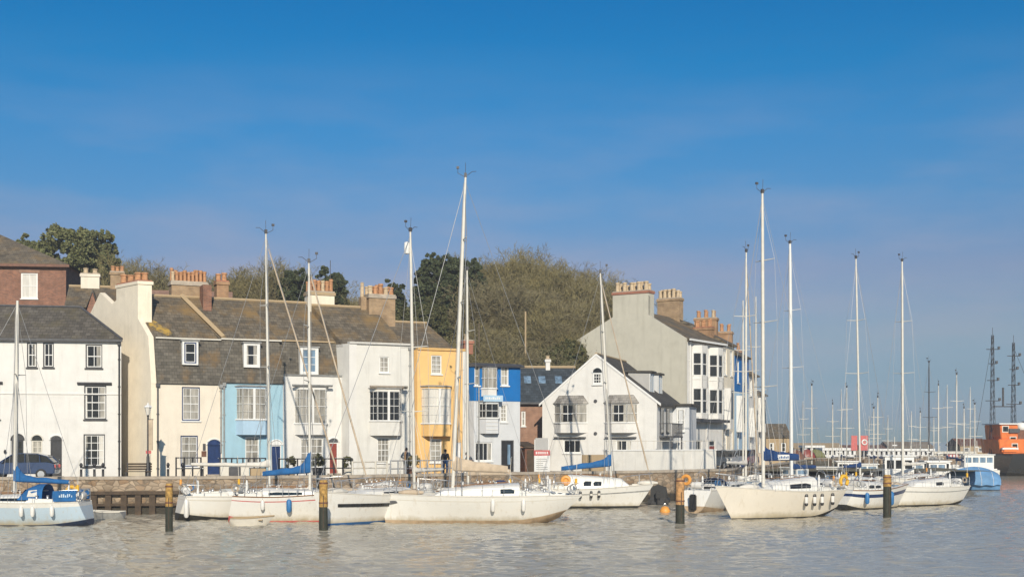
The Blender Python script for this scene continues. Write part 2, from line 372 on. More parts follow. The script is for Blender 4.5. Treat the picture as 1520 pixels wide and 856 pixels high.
def oriel(parent, r, wg0, wg1, proj=.55, cant=.35, wall='white', pane='glass', bars=(2, 4), roof='lead', frame='wpaint', v=0.0, mull=3, soffit=True, side_bars=1):
    """canted bay hung on the wall: apron, glazed band wg0..wg1, head and lid"""
    a, b, c, d = r
    plan = lambda e=0.0: [(a - e, v + .02), (a + cant - e * .5, v - proj - e), (b - cant + e * .5, v - proj - e), (b + e, v + .02)]
    o = MB().prism(plan(), 'z', c, wg0).build('bay_window', wall, parent)
    if d > wg1 + .02: MB().prism(plan(.002), 'z', wg1, d).build('head', wall, o)
    rb = MB(); P0 = plan(.10); P1 = plan(-.12); n = 4
    if roof:
        h = .10 if roof != 'slate_l' else .62
        if h > .2: P1 = [(a + .3, v + .02), (a + cant + .3, v - proj * .25), (b - cant - .3, v - proj * .25), (b - .3, v + .02)]
        rb.loft([[(*p, d) for p in P0], [(*p, d + .05) for p in P0], [(*p, d + h) for p in P1]]).build('bay_roof', roof, o)
    MB().prism(plan(.07), 'z', wg0 - .06, wg0 + .012).build('bay_sill', frame, o)
    g = MB(); P = plan(-.06)
    for i in range(3): g.poly([(*P[i], wg0), (*P[i + 1], wg0), (*P[i + 1], wg1), (*P[i], wg1)])
    g.build('pane', pane, o)
    f = MB(); Q = plan(-.005); t = .045
    for i in range(3):
        p, q = Vector(Q[i]), Vector(Q[i + 1]); nx = bars[0] * (mull if i == 1 else side_bars)
        for k in range(nx + 1):
            pt = p.lerp(q, k / nx); w = (t * 1.7 if k in (0, nx) else t * 3.4) if (k % bars[0] == 0) else t * .45
            f.box(pt.x - w / 2, pt.x + w / 2, pt.y - w / 2 + .02, pt.y + w / 2 + .02, wg0, wg1)
        for j in range(bars[1] + 1):
            z = wg0 + (wg1 - wg0) * j / bars[1]; w = t * (1.2 if j in (0, bars[1]) else (.8 if j * 2 == bars[1] else .4))
            f.path([(p.x, p.y + .02, z), (q.x, q.y + .02, z)], w * .7, 4)
    f.build('bay_frame', frame, o)
    return o
def dormer(parent, r, v=0.0, depth=1.1, wall='wpaint', pane='glass', frame='wpaint', dark=None, roof='lead', nx=1, ny=2):
    a, b, c, d = r; o = MB(); e = .12
    o.box(a - e, a, v, v + depth, c, d); o.box(b, b + e, v, v + depth, c, d); o.box(a - e, b + e, v, v + depth, d, d + .08); o.box(a - e, b + e, v, v + depth, c - .1, c)
    o = o.build('dormer', wall, parent)
    window(o, (a, b, c, d), v, frame, pane, nx, ny, dark=dark, sill=None, rev=.06)
    MB().box(a - e - .08, b + e + .08, v - .08, v + depth, d + .081, d + .15).build('dormer_roof', roof, o)
    return o
def chimney(parent, c0, c1, v0, v1, w0, w1, m='cream', pots=4, pm='pot', cap='coping', pot_h=.7, rows=1, band=None, name='chimney', shear=0.0):
    pot_h *= .82
    b = MB(); b.box(c0, c1, v0, v1, w0, w1 - .25); o = b.build(name, m, parent, shear=shear)
    MB().box(c0 - .07, c1 + .07, v0 - .07, v1 + .07, w1 - .25, w1 - .05).build('band', band or m, o, shear=shear); MB().box(c0 - .02, c1 + .02, v0 - .02, v1 + .02, w1 - .05, w1 + .04).build('cap', cap, o, shear=shear)
    for rw in range(rows):
        for i in range(pots):
            x = c0 + (c1 - c0) * (i + .5) / pots; y = v0 + (v1 - v0) * (rw + .5) / rows; h = pot_h * random.uniform(.75, 1.15); q = min(.2, (c1 - c0) / pots * .46)
            MB().lathe([(q, w1 + .04), (q * .85, w1 + .04 + h * .8), (q * 1.1, w1 + .04 + h * .82), (q * 1.05, w1 + .04 + h), (q * .7, w1 + .04 + h), (q * .7, w1 + .1 + h * .5)], (x, y), 10).build('chimney_pot', pm if i % 3 or pm == 'potp' else random.choice([pm, 'potp', pm]), o, smooth=True, shear=shear)
    return o
def drainpipe(parent, u, w0, w1, v=0.0, m='black'):
    b = MB(); b.tube((u, v - .07, w0), (u, v - .07, w1), .05); b.box(u - .11, u + .11, v - .17, v - .004, w1, w1 + .22)
    z = w0 + .5
    while z < w1: b.box(u - .08, u + .08, v - .09, v - .003, z, z + .05); z += 1.7
    return b.build('drainpipe', m, parent)
def cornice(parent, u0, u1, w, v=0.0, d=.22, h=.16, m='lead', name='cornice'):
    return MB().prism([(v + .02, w), (v - d * .5, w), (v - d, w + h * .6), (v - d, w + h), (v + .02, w + h)], 'x', u0, u1).build(name, m, parent)
# ================================================================== HOUSES
G_ROW = 'terraced houses along the quay'
SH = -0.30
def body(t, fr, u0, u1, eave, holes, m, depth=8.0, shear=SH, left=True, **kw):
    mb = MB(); facade(mb, u0, u1, 0, eave, holes); sides(mb, u0, u1, 0, eave, 0, depth, left=left)
    return mb.build('wall', m, t, shear=shear)
def W(fr, x0, y0, x1, y1): return fr.r(x0, y0, x1, y1)

# ---- white three-storey house at the left edge
fr = Fr(-40, 78.48, 10)
t = thing('terraced_house', 'white three-storey house with black-framed sash windows beside the tall cream gable', 'house', fr.loc(), fr.a, G_ROW)
u1 = fr.u(180); ev = fr.w(120, 504)
wins = [W(fr, 40, 508, 55, 545), W(fr, 64, 508, 80, 545), W(fr, 127, 511, 152, 546), W(fr, 125, 572, 158, 622), W(fr, 124, 644, 156, 692), W(fr, -30, 572, 0, 622), W(fr, -30, 510, -6, 546)]
drs = [fr.r(17, 653, 35, 702), fr.r(47, 653, 63, 690), fr.r(75, 653, 92, 706)]
drs[0] = (drs[0][0], drs[0][1], .75, drs[0][3]); drs[2] = (drs[2][0], drs[2][1], .06, drs[2][3])
body(t, fr, 0, u1, ev, wins + drs, 'white3', 7.0, -.45)
for i, r in enumerate(wins): window(t, r, 0, 'wpaint', 'glass' if i not in (4, 3) else 'glass', 2 if i < 3 else 3, 2 if i < 3 else 4, dark='black', sill='black')
window(t, drs[0], 0, 'black', 'glass', 2, 3, arch='black'); window(t, drs[1], 0, 'cpaint', 'net', 2, 4, arch='glass'); door(t, drs[2], 0, 'black', 'black', False, arch='black')
for a, b in ((115, 166), (-40, 4)): cornice(t, max(0, fr.u(a)), fr.u(b), fr.w(140, 571), m='dgrey')
MB().box(0, u1, -.05, -.003, fr.w(100, 572) - .55, fr.w(100, 572) - .47).build('string_course', 'white3', t)
rb = MB(); rz = wz(455, 82) - GZ; vm = 3.1; ru = fr.loc3(116, 455, 81.6)[0]; a, b = -.2, u1 + .1
rb.add([(a, -.22, ev), (b, -.22, ev), (b - 3, 6.4, ev), (a, 6.4, ev), (a, vm, rz), (ru, vm, rz)], [(0, 1, 5, 4), (1, 2, 5), (2, 3, 4, 5), (3, 0, 4), (0, 3, 2, 1)])
rb.build('roof', 'slate', t); MB().box(a, b, -.30, -.22, ev - .12, ev + .03).build('gutter', 'dgrey', t)
MB().path([(a, vm, rz + .03), (ru, vm, rz + .03), (b - .05, -.18, ev + .06)], .09, 6).build('ridge_tile', 'dgrey', t)
drainpipe(t, u1 - .12, 0, ev - .3)
MB().lathe([(.0, 0), (.07, .0), (.09, .08), (.05, .2), (0, .22)], (fr.u(8), -.1), 8).build('wall_lamp', 'black', t).location = (0, 0, fr.w(8, 672))

# ---- the row behind the long quay, skewed party walls
RF = Fr(232, 80, 26)
def row(px, fwd=0.0): return Fr(px, RF.D(px), 26, fwd=fwd)
zg = RF.w(300, 502)                                  # gutter between the two roof pitches
rdg = wz(443, RF.D(330) + 3.8) - GZ
def pitched(t, u0, u1, zgut, zr, m='slate_w', v0=.45, vr=4.2, v1=8.2, coping=None):
    MB().prism([(v0, zgut), (vr, zr), (v1, zgut + .2), (v1, zgut - .1), (v0, zgut - .1)], 'x', u0, u1).build('roof', m, t, shear=SH)
    MB().path([(u0, vr, zr + .03), (u1, vr, zr + .03)], .1, 6).build('ridge_tile', 'tan', t, shear=SH)
def mansard(t, u0, u1, e, zgut, m='mans'):
    MB().prism([(-.16, e + .02), (.42, zgut - .02), (.9, zgut - .02), (.9, e + .02)], 'x', u0, u1).build('mansard_slope', m, t, shear=SH)
    MB().box(u0, u1, .26, .44, zgut - .07, zgut + .02).build('gutter', 'cpaint', t)

# cream house with the big gable
fr = RF; u1 = fr.u(330) - .005; ev = fr.w(280, 570)
t = thing('terraced_house', 'cream house with a huge blank gable wall, white chimney and blue-framed roof window', 'house', fr.loc(), fr.a, G_ROW)
wins = [W(fr, 270, 574, 297, 624), W(fr, 268, 646, 294, 692)]; dr = fr.r(308, 660, 328, 700); dr = (dr[0], dr[1], .12, dr[3])
body(t, fr, 0, u1, ev, wins + [dr], 'cream', 8.2)
for i, r in enumerate(wins): window(t, r, 0, 'wpaint', ['net', 'net'][i], 2, 4, dark='dblue', sill='wpaint')
door(t, dr, 0, 'dblue', 'dblue', False, arch='dblue')
mansard(t, .02, u1, ev, zg); pitched(t, .02, u1, zg, rdg)
dormer(t, W(fr, 273, 508, 291, 539), -.12, dark='dblue')
cz = wz(421, 82.6) - GZ; sl_ = (rdg - zg) / 3.7; gp = [(0, 0), (0, ev), (-.02, ev), (.36, zg + .02), (1.7, zg + 1.35 * sl_ + .15), (1.7, cz - .2), (4.6, cz - .2), (4.6, rdg - .35), (5.2, rdg - .55), (6.9, rdg + .35), (9.2, rdg - 1.7), (9.2, 0)]
MB().prism(gp, 'x', -.32, .0).build('gable_wall', 'cream2', t, shear=SH)
chimney(t, -.30, .55, 1.71, 4.59, zg + .3, cz + .05, 'cream2', 2, 'pot', cap='bandbrick', rows=3, pot_h=.7, shear=SH)
drainpipe(t, .08, 0, ev - .2, m='dgrey'); drainpipe(t, u1 - .1, 1.5, ev - .2, m='lead')
lp = MB().poly([(.12, 2.0, 0), (.30, 1.2, 0), (.95, .6, 0), (1.5, .62, 0), (1.35, 1.1, 0), (.9, 1.75, 0), (.55, 2.1, 0)]).build('lichen_patch', 'lichen', t); me = lp.data
for v in me.vertices: v.co.z = zg + (v.co.y - .45) / 3.75 * (rdg - zg) + .035; v.co.x += SH * v.co.y
s = MB(); s.box(fr.u(301), fr.u(305), -.05, -.003, fr.w(303, 668), fr.w(303, 658)); s.build('name_plate', 'dgrey', t)
s = MB(); s.box(fr.u(299), fr.u(306), -.05, -.003, fr.w(303, 677), fr.w(303, 669)); s.build('notice', 'brn', t)

# light blue house
fr = row(330); u1 = fr.u(420) - .005; ev = fr.w(375, 569); zg2 = RF.w(375, 503)
t = thing('terraced_house', 'light blue house with a white bay window over a pale blue apron', 'house', fr.loc(), fr.a, G_ROW)
wins = [W(fr, 364, 648, 385, 692)]; dr = fr.r(402, 660, 418, 704); dr = (dr[0], dr[1], .1, dr[3])
body(t, fr, 0, u1, ev, wins + [dr], 'lblue', 8.2)
window(t, wins[0], 0, 'wpaint', 'net', 2, 4); door(t, dr, 0, 'dblue', 'wpaint', False, arch='wpaint')
o = W(fr, 350, 574, 398, 645); oriel(t, o, fr.w(374, 622), fr.w(374, 577), .55, .32, 'pblue', 'net', (2, 4), mull=2)
mansard(t, 0, u1, ev, zg2); pitched(t, 0, u1, zg2, rdg)
dormer(t, W(fr, 364, 511, 383, 543), -.12)
MB().path([(.25, .3, zg2 + .08), (-.45, 4.2, rdg + .12)], .16, 4).build('party_coping', 'tan', t, shear=SH)
drainpipe(t, .1, 0, ev - .2, m='lead')
c0 = fr.loc3(237, 420, 88); c1 = fr.loc3(296, 420, 88)
chimney(t, c0[0] + .2, c1[0] + .1, 4.2, 5.1, rdg - 1.5, wz(422, 86.5) - GZ, 'tanbrick', 9, 'pot', pot_h=.95, rows=2, band='coping').location = (SH * .5, 0, 0)
b0 = fr.loc3(287, 420, 87); MB().box(b0[0], b0[0] + .55, 3.0, 4.1, rdg - 1.4, wz(428, 86.5) - GZ).build('brick_stack', 'brick', t)
c0 = fr.loc3(309, 430, 89)
chimney(t, c0[0], c0[0] + .8, 5.0, 5.8, rdg - 1.5, wz(424, 89.5) - GZ, 'potst', 2, 'pot', cap='bandbrick', pot_h=.7)

# white house with a parapet and a red door
fr = row(420); u1 = fr.u(513) - .005; ev = fr.w(466, 558); zg3 = RF.w(455, 505)
t = thing('terraced_house', 'white house with a low parapet, pale bay window and a red front door', 'house', fr.loc(), fr.a, G_ROW)
wins = [W(fr, 446, 650, 480, 694)]; dr = fr.r(488, 656, 502, 708); dr = (dr[0], dr[1], .1, dr[3])
body(t, fr, 0, u1, ev, wins + [dr], 'white', 8.2)
window(t, wins[0], 0, 'wpaint', 'net', 4, 4); door(t, dr, 0, 'red', 'wpaint', False, arch='dgrey')
o = W(fr, 437, 574, 486, 645); oriel(t, o, fr.w(462, 628), fr.w(462, 578), .4, .25, 'white', 'net', (2, 4), mull=2)
cornice(t, fr.u(431), fr.u(490), fr.w(460, 574), v=-.42, d=.16, h=.14, m='lead')
MB().prism([(-.08, ev), (.30, ev), (.30, ev + .1), (-.12, ev + .1)], 'x', 0, u1).build('parapet_coping', 'lead', t)
MB().prism([(.32, ev - .3), (.62, zg3), (1.0, zg3), (1.0, ev - .3)], 'x', 0, u1).build('mansard_slope', 'mans', t, shear=SH)
MB().box(0, fr.u(500), .5, .66, zg3 - .06, zg3 + .03).build('gutter', 'tan', t)
pitched(t, 0, u1, zg3, rdg, v0=.6)
dormer(t, W(fr, 449, 517, 471, 553), .12, pane='bglass', nx=2, ny=3)
drainpipe(t, u1 - .12, 0, ev - .2)
c0 = fr.loc3(441, 440, 89.5); c1 = fr.loc3(490, 440, 89.5)
chimney(t, c0[0] + .3, c1[0], 3.4, 4.6, rdg - 2.0, wz(434, 88.8) - GZ, 'cream2', 6, 'pot', pot_h=.95, rows=2, band='tan')
MB().tube((c1[0] - .1, 4, rdg), (c1[0] - .1, 4, wz(386, 89)- GZ), .025).build('aerial', 'dgrey', t)

# tall white house
fr = row(512, .8); u1 = fr.u(613) - .005; ev = fr.w(560, 511)
t = thing('terraced_house', 'tall pale white house with a dark-paned bay window under a heavy cornice', 'house', fr.loc(), fr.a, G_ROW)
wins = [W(fr, 563, 529, 578, 553), W(fr, 560, 649, 579, 686)]
body(t, fr, 0, u1, ev, wins, 'white2', 8.6)
window(t, wins[0], 0, 'wpaint', 'net', 2, 3); window(t, wins[1], 0, 'wpaint', 'net', 3, 4)
o = W(fr, 548, 577, 597, 646); oriel(t, o, fr.w(572, 624), fr.w(572, 581), .55, .4, 'white2', 'glass', (2, 4), mull=2)
cornice(t, fr.u(545), fr.u(600), fr.w(572, 577), v=-.5, d=.2, h=.2, m='coping')
MB().box(0, fr.u(529), -.07, -.002, 0, ev).build('pilaster', 'white', t)
MB().prism([(-.16, ev), (.30, ev), (.30, ev + .12), (-.2, ev + .12)], 'x', 0, u1).build('parapet_coping', 'white', t)
pitched(t, 0, u1, ev - .1, wz(462, 92) - GZ, v0=.6, vr=4.2)
drainpipe(t, u1 - .25, 0, ev - .3, m='lead')
c0 = fr.loc3(514, 445, 92); c1 = fr.loc3(570, 445, 92)
chimney(t, c0[0] + .5, c1[0], 3.6, 4.9, ev + .3, wz(442, 91.5) - GZ, 'tanbrick', 5, 'pot', pot_h=.8, rows=2, band='coping')
MB().lathe([(.15, 0), (.12, 1.0), (.14, 1.0), (.1, 1.05)], (c0[0] + .2, 4.2), 8).build('flue', 'potp', t).location = (0, 0, wz(446, 91.5) - GZ)
MB().box(c0[0] + .05, c0[0] + .45, 4.0, 4.5, ev, wz(446, 91.5) - GZ + .02).build('flue_stack', 'tanbrick', t)

# ochre house
fr = row(613, .8); u1 = fr.u(692) - .005; ev = fr.w(652, 520)
t = thing('terraced_house', 'ochre yellow house with a large white bay window', 'house', fr.loc(), fr.a, G_ROW)
wins = [W(fr, 640, 527, 656, 555), W(fr, 638, 651, 656, 686)]; dr = fr.r(673, 656, 685, 701); dr = (dr[0], dr[1], .1, dr[3])
body(t, fr, 0, u1, ev, wins + [dr], 'ochre', 8.6)
window(t, wins[0], 0, 'wpaint', 'net', 2, 4); window(t, wins[1], 0, 'wpaint', 'net', 2, 4); door(t, dr, 0, 'wpaint', 'wpaint', False)
o = W(fr, 625, 574, 669, 647); oriel(t, o, fr.w(647, 628), fr.w(647, 577), .65, .3, 'ochre', 'blind', (2, 4), mull=2)
MB().prism([(-.1, ev), (.30, ev), (.30, ev + .16), (-.16, ev + .16)], 'x', 0, u1).build('parapet_coping', 'ochre', t)
MB().box(u1 - .28, u1, -.06, -.002, 0, ev).build('quoin', 'white2', t)
pitched(t, 0, u1, ev - .1, wz(486, 95) - GZ, m='slate_w', v0=.6)
c0 = fr.loc3(668, 505, 93); chimney(t, c0[0], c0[0] + .7, 2.2, 2.9, ev, wz(508, 93) - GZ, 'bandbrick', 1, 'pot', pot_h=.45)

# blue and white house
fr = row(692, 1.3); u1 = fr.u(772); ev = fr.w(732, 540); wm = fr.w(732, 595)
t = thing('terraced_house', 'narrow house, bright blue above and white below, with stacked middle bays', 'house', fr.loc(), fr.a, G_ROW)
wins = [W(fr, 704, 543, 712, 572), W(fr, 743, 543, 755, 572), W(fr, 743, 600, 753, 626), W(fr, 705, 656, 731, 684)]; dr = fr.r(744, 653, 763, 700); dr = (dr[0], dr[1], .1, dr[3])
mb = MB(); facade(mb, 0, u1, 0, wm, wins[2:] + [dr]); sides(mb, 0, u1, 0, wm, 0, 8); mb.build('wall', 'lilac', t, shear=SH)
mb = MB(); facade(mb, 0, u1, wm, ev, wins[:2], v=-.03); sides(mb, 0, u1, wm, ev, -.03, 8); mb.build('upper_wall', 'blue', t, shear=SH)
window(t, wins[0], -.03, 'wpaint', 'net', 1, 2); window(t, wins[1], -.03, 'wpaint', 'net', 2, 2); window(t, wins[2], 0, 'wpaint', 'net', 2, 4); window(t, wins[3], 0, 'wpaint', 'glass', 4, 1)
o = door(t, dr, 0, 'black', 'dgrey', False); MB().box(dr[0] + .5, dr[0] + .72, .04, .07, .6, dr[3] - .3).build('door_glass', 'bglass', o)
o = W(fr, 714, 545, 738, 588); oriel(t, o, o[2] + .55, o[3] - .06, .5, .3, 'white', 'net', (2, 2), mull=1, v=-.03, roof='dgrey')
o = W(fr, 711, 596, 741, 643); oriel(t, o, fr.w(726, 620), fr.w(726, 599), .5, .3, 'lilac', 'glass', (2, 2), mull=1)
for i in range(4): z = o[2] + .25 + i * .26; MB().box(o[0] + .34, o[1] - .34, -.53, -.502, z, z + .05).build('apron_rail', 'white', t)
s = MB().box(fr.u(712), fr.u(741), -.62, -.57, wm - .05, wm + .38).build('sign_board', 'pblue', t)
q = MB(); random.seed(3); x = fr.u(715)
while x < fr.u(737): w_ = random.uniform(.06, .16); q.box(x, x + w_, -.632, -.62, wm + .1, wm + random.choice([.2, .25, .25])); x += w_ + .05
q.build('sign_lettering', 'wpaint', s)
MB().prism([(-.35, ev - .12), (.1, ev + .05), (8, ev + .3), (8, ev), (-.3, ev - .22)], 'x', -.1, u1 + .1).build('roof', 'dgrey', t, shear=SH)
drainpipe(t, .35, 0, ev - .3, m='lead')

# ---- low slate-roofed brick house behind
fr = Fr(766, 99, 4); u1 = fr.u(862); ev = fr.w(800, 597)
t = thing('cottage', 'low orange brick house under a grey-blue slate roof with skylights', 'house', fr.loc(), fr.a)
r = W(fr, 774, 610, 780, 632)
body(t, fr, 0, u1, ev, [r], 'brick2', 7, 0); window(t, r, 0, 'wpaint', 'net', 1, 2)
zr = wz(545, 102.5) - GZ
MB().prism([(-.3, ev), (3.5, zr), (7.3, ev), (7.3, ev - .12), (-.3, ev - .12)], 'x', -.2, u1).build('roof', 'slate_b', t)
MB().path([(-.2, 3.5, zr + .03), (u1, 3.5, zr + .03)], .12, 6).build('ridge_tile', 'tan', t)
MB().box(-.2, u1, -.4, -.29, ev - .14, ev).build('gutter', 'dgrey', t)
MB().prism([(.85, ev + .8), (1.3, ev + 1.13), (1.3, ev + 1.18), (.85, ev + .85)], 'x', 0, u1 - .1).build('lead_strip', 'tan', t)
for px in (781, 803, 828):
    a = fr.u(px); k = (zr - ev) / 3.8; o = MB(); o.prism([(1.75, ev + 2.05 * k + .06), (2.45, ev + 2.75 * k + .06), (2.45, ev + 2.75 * k - .05), (1.75, ev + 2.05 * k - .05)], 'x', a, a + .55); o.build('skylight', 'bglass', t)
a = fr.u(816); chimney(t, a, a + .35, 3.2, 3.7, zr - .3, wz(532, 102) - GZ, 'white', 1, 'potp', pot_h=.3)

# ---- white gabled house
fr = Fr(805, 96, -18); u1 = fr.u(975); ev = fr.w(890, 598); DP = 9.5
t = thing('gabled_house', 'white house with a broad front gable and two slate-capped bay windows', 'house', fr.loc(), fr.a)
ap = fr.u(885); za = fr.w(885, 528)
wins = [W(fr, 836, 652, 862, 672), W(fr, 914, 652, 938, 672)]
mb = MB(); facade(mb, 0, u1, 0, ev, wins); sides(mb, 0, u1, 0, ev, 0, DP)
for v in (0, DP): mb.poly([(0, v, ev), (u1, v, ev), (ap, v, za)])
mb.build('wall', 'white3', t)
for r in wins: window(t, r, 0, 'wpaint', 'glass', 3, 1)
aw = W(fr, 880, 553, 894, 570); window(t, aw, -.03, 'wpaint', 'glass', 3, 3, dark='wpaint', arch='glass', rev=.0)
for a, b in ((822, 872), (897, 947)):
    r = W(fr, a, 598, b, 642); bay = oriel(t, (r[0], r[1], r[2], fr.w(846, 599)), fr.w(846, 627), fr.w(846, 600), .6, .7, 'white3', 'net', (1, 2), roof='slate_l', mull=1)
    c = fr.u((a + b) / 2 - 1); MB().box(c - .35, c + .35, -.585, -.56, fr.w(846, 625), fr.w(846, 602)).build('dark_sash', 'glass', bay); q = MB(); q.box(c - .37, c + .37, -.60, -.586, fr.w(846, 614) - .03, fr.w(846, 614) + .03); q.box(c - .02, c + .02, -.6, -.586, fr.w(846, 625), fr.w(846, 602)); q.build('sash_bar', 'wpaint', bay)
    cornice(t, r[0] + .1, r[1] - .1, fr.w(846, 650), d=.35, h=.12, m='lead')
for y in (595, 643): MB().tube((fr.u(884), -.06, fr.w(884, y)), (fr.u(884), .0, fr.w(884, y)), .13, n=12).build('wall_tie', 'dgrey', t)
th = .16
MB().prism([(-.25, ev - .2), (ap, za), (u1 + .3, ev - .24), (u1 + .3, ev - .24 + th), (ap, za + th), (-.25, ev - .2 + th)], 'y', .04, DP + .2).build('roof', 'slate_y', t)
MB().prism([(-.25, ev - .2), (ap, za + .01), (u1 + .3, ev - .24), (u1 + .3, ev - .24 + th + .02), (ap, za + th + .02), (-.25, ev - .2 + th + .02)], 'y', -.06, .037).build('verge_board', 'wpaint', t)
MB().path([(ap, -.05, za + th), (ap, DP + .2, za + th)], .1, 6).build('ridge_tile', 'tan', t)
sl = (za - ev) / (u1 - ap)
for v in (2.2, 5.3):                                  # side dormers on the harbour slope
    ua, ub = ap + (u1 - ap) * .42, ap + (u1 - ap) * .78; zt = za - (ua - ap) * sl + .35; zb = za - (ub - ap) * sl
    o = MB().prism([(ua, zt - .7), (ub, zb), (ub, zt - .05), (ua, zt)], 'y', v, v + 1.5).build('dormer', 'grey_r' if v < 3 else 'lilac', t)
    MB().prism([(ua - .2, zt + .005), (ub + .2, zt - .06), (ub + .2, zt + .08), (ua - .2, zt + .12)], 'y', v - .15, v + 1.65).build('dormer_roof', 'slate_y', o)
    q = MB(); q.box(ub - .02, ub + .05, v, v + .12, zb, zt - .1); q.box(ub - .02, ub + .05, v + 1.38, v + 1.5, zb, zt - .1); q.box(ub - .02, ub + .05, v, v + 1.5, zb, zb + .1); q.box(ub - .02, ub + .05, v + .7, v + .8, zb, zt - .1); q.build('window', 'wpaint', o)
    MB().box(ub, ub + .02, v + .1, v + 1.4, zb + .1, zt - .12).build('pane', 'bglass', o)
for v in (1.2, 3.4): MB().box(u1 + .002, u1 + .06, v, v + 1.2, .9 + 1.9, ev - .35).build('side_window', 'glass', t)
bl = MB(); bl.box(u1 + .004, u1 + 1.0, .9, 5.0, 2.5, 2.62)
for i in range(14): bl.box(u1 + .94, u1 + .98, .95 + i * .3, .99 + i * .3, 2.62, 3.5)
for i in range(4): bl.box(u1 + .05 + i * .26, u1 + .08 + i * .26, .92, .95, 2.62, 3.5)
bl.box(u1, u1 + 1.0, .9, .96, 3.5, 3.56); bl.box(u1 + .94, u1 + 1.0, .9, 5.0, 3.5, 3.56); bl.box(u1 + .88, u1 + .98, .92, 1.02, 0, 2.5); bl.box(u1 + .88, u1 + .98, 4.8, 4.9, 0, 2.5)
bl.build('balcony', 'dgrey', t)
o = MB().box(u1 + .003, u1 + 1.3, 6.0, 9.2, 0, ev - .1).build('side_wing', 'lilac', t)
MB().box(u1 + .003, u1 + 1.5, 5.8, 9.4, ev - .1, ev + .08).build('wing_roof', 'slate_y', o)
window(o, (u1 + .35, u1 + .95, 3.0, 4.7), 5.9, 'wpaint', 'glass', 1, 2); window(o, (u1 + .3, u1 + 1.0, .9, 2.2), 5.9, 'wpaint', 'net', 2, 2)

# ---- tall beige gable: the end house of the far terrace, whose front looks across the harbour to the right
TG = Fr(857, 113.2, -33); dpt = TG.u(1020)
fr = Fr(1020, TG.D(1020), 57); u1 = fr.u(1072)
G2 = 'terrace running away along the far quay'
t = thing('terraced_house', 'tall beige gable-end house with broad chimney and white bays facing the masts', 'house', fr.loc(), fr.a, G2)
V = lambda px: dpt - TG.u(px)
el, er = TG.w(857, 506), TG.w(1019, 502); zk = TG.w(912, 471); zc = TG.w(938, 441)
gp = [(0, 0), (0, er), (V(965), zk), (V(965), zc), (V(912), zc), (V(912), zk), (dpt, el), (dpt, 0)]
MB().prism(gp, 'x', -.3, 0).build('gable_wall', 'beige', t)
wins = []
for k in range(2):
    c = u1 * (.28 + .46 * k)
    wins += [(c - .45, c + .45, er - 3.1, er - 1.1), (c - .45, c + .45, er - 6.3, er - 4.1)]
low = [(u1 * .2, u1 * .42, .3, 2.3), (u1 * .62, u1 * .8, .3, 2.3)]
mb = MB(); facade(mb, 0, u1, 0, er, wins + low); sides(mb, 0, u1, 0, er, 0, dpt, left=False); mb.build('wall', 'white', t)
for r in wins: window(t, r, 0, 'wpaint', 'glass', 1, 2, fw=.12)
window(t, low[0], 0, 'wpaint', 'glass', 2, 2); door(t, low[1], 0, 'red', 'wpaint', True)
for k in range(2):
    c = u1 * (.28 + .46 * k); o = MB(); w_ = .95
    for z0, z1 in ((er - 3.4, er - 3.1), (er - 1.1, er - .5), (er - 6.7, er - 6.3), (er - 4.1, er - 3.42)): o.prism([(c - w_, .02), (c - w_ + .4, -.7), (c + w_ - .4, -.7), (c + w_, .02)], 'z', z0, z1)
    for q in (-1, 1): o.prism([(c + q * (w_ - .36), -.7), (c + q * (w_ - .56), -.7), (c + q * (w_ - .56), -.58), (c + q * (w_ - .36), -.58)], 'z', er - 6.3, er - 1.1)
    o = o.build('bay_window', 'white3', t)
    g = MB()
    for z0, z1 in ((er - 3.1, er - 1.1), (er - 6.3, er - 4.1)):
        P = [(c - w_ + .03, .0), (c - w_ + .42, -.64), (c + w_ - .42, -.64), (c + w_ - .03, 0)]
        for i in range(3): g.poly([(*P[i], z0), (*P[i + 1], z0), (*P[i + 1], z1), (*P[i], z1)])
    g.build('pane', 'glass', o)
    f = MB()
    for z0, z1 in ((er - 3.1, er - 1.1), (er - 6.3, er - 4.1)):
        P = [(c - w_ + .03, -.03), (c - w_ + .42, -.66), (c + w_ - .42, -.66), (c + w_ - .03, -.03)]
        for z in (z0 + .05, (z0 + z1) / 2, z1 - .05): f.path([(*p, z) for p in P], .05, 4)
        for p in P: f.box(p[0] - .07, p[0] + .07, p[1] - .05, p[1] + .05, z0, z1)
    f.build('bay_frame', 'wpaint', o)
MB().box(-.0, u1, -.75, -.1, er - 7.0, er - 6.75).build('canopy', 'dgrey', t)
vr = (V(965) + V(912)) / 2; zr2 = zk + .5
MB().prism([(-.35, er - .05), (vr - .3, zr2), (vr + .3, zr2), (dpt + .3, el - .1), (dpt + .3, el - .3), (-.35, er - .25)], 'x', .002, u1 + .1).build('roof', 'slate_w', t)
MB().box(-.31, u1 + .1, -.5, -.36, er - .2, er - .04).build('gutter', 'wpaint', t)
o = chimney(t, -.31, .75, V(965), V(912), zk - .3, zc + .5, 'beige', 2, 'potp', rows=5, pot_h=.9, band='bandbrick')
chimney(t, u1 - .8, u1, vr - 1.4, vr + .8, zr2 - .8, wz(447, 118) - GZ, 'tanbrick', 2, 'potp', rows=5, pot_h=.9)
chimney(t, u1 - .5, u1 + .1, .8, 2.6, er + .3, wz(484, 113) - GZ, 'potst', 2, 'pot', rows=3, pot_h=.8, cap='bandbrick')
for k in (0, 1): drainpipe(t, u1 * (.06 + .47 * k), 0, er - .3, m='wpaint')

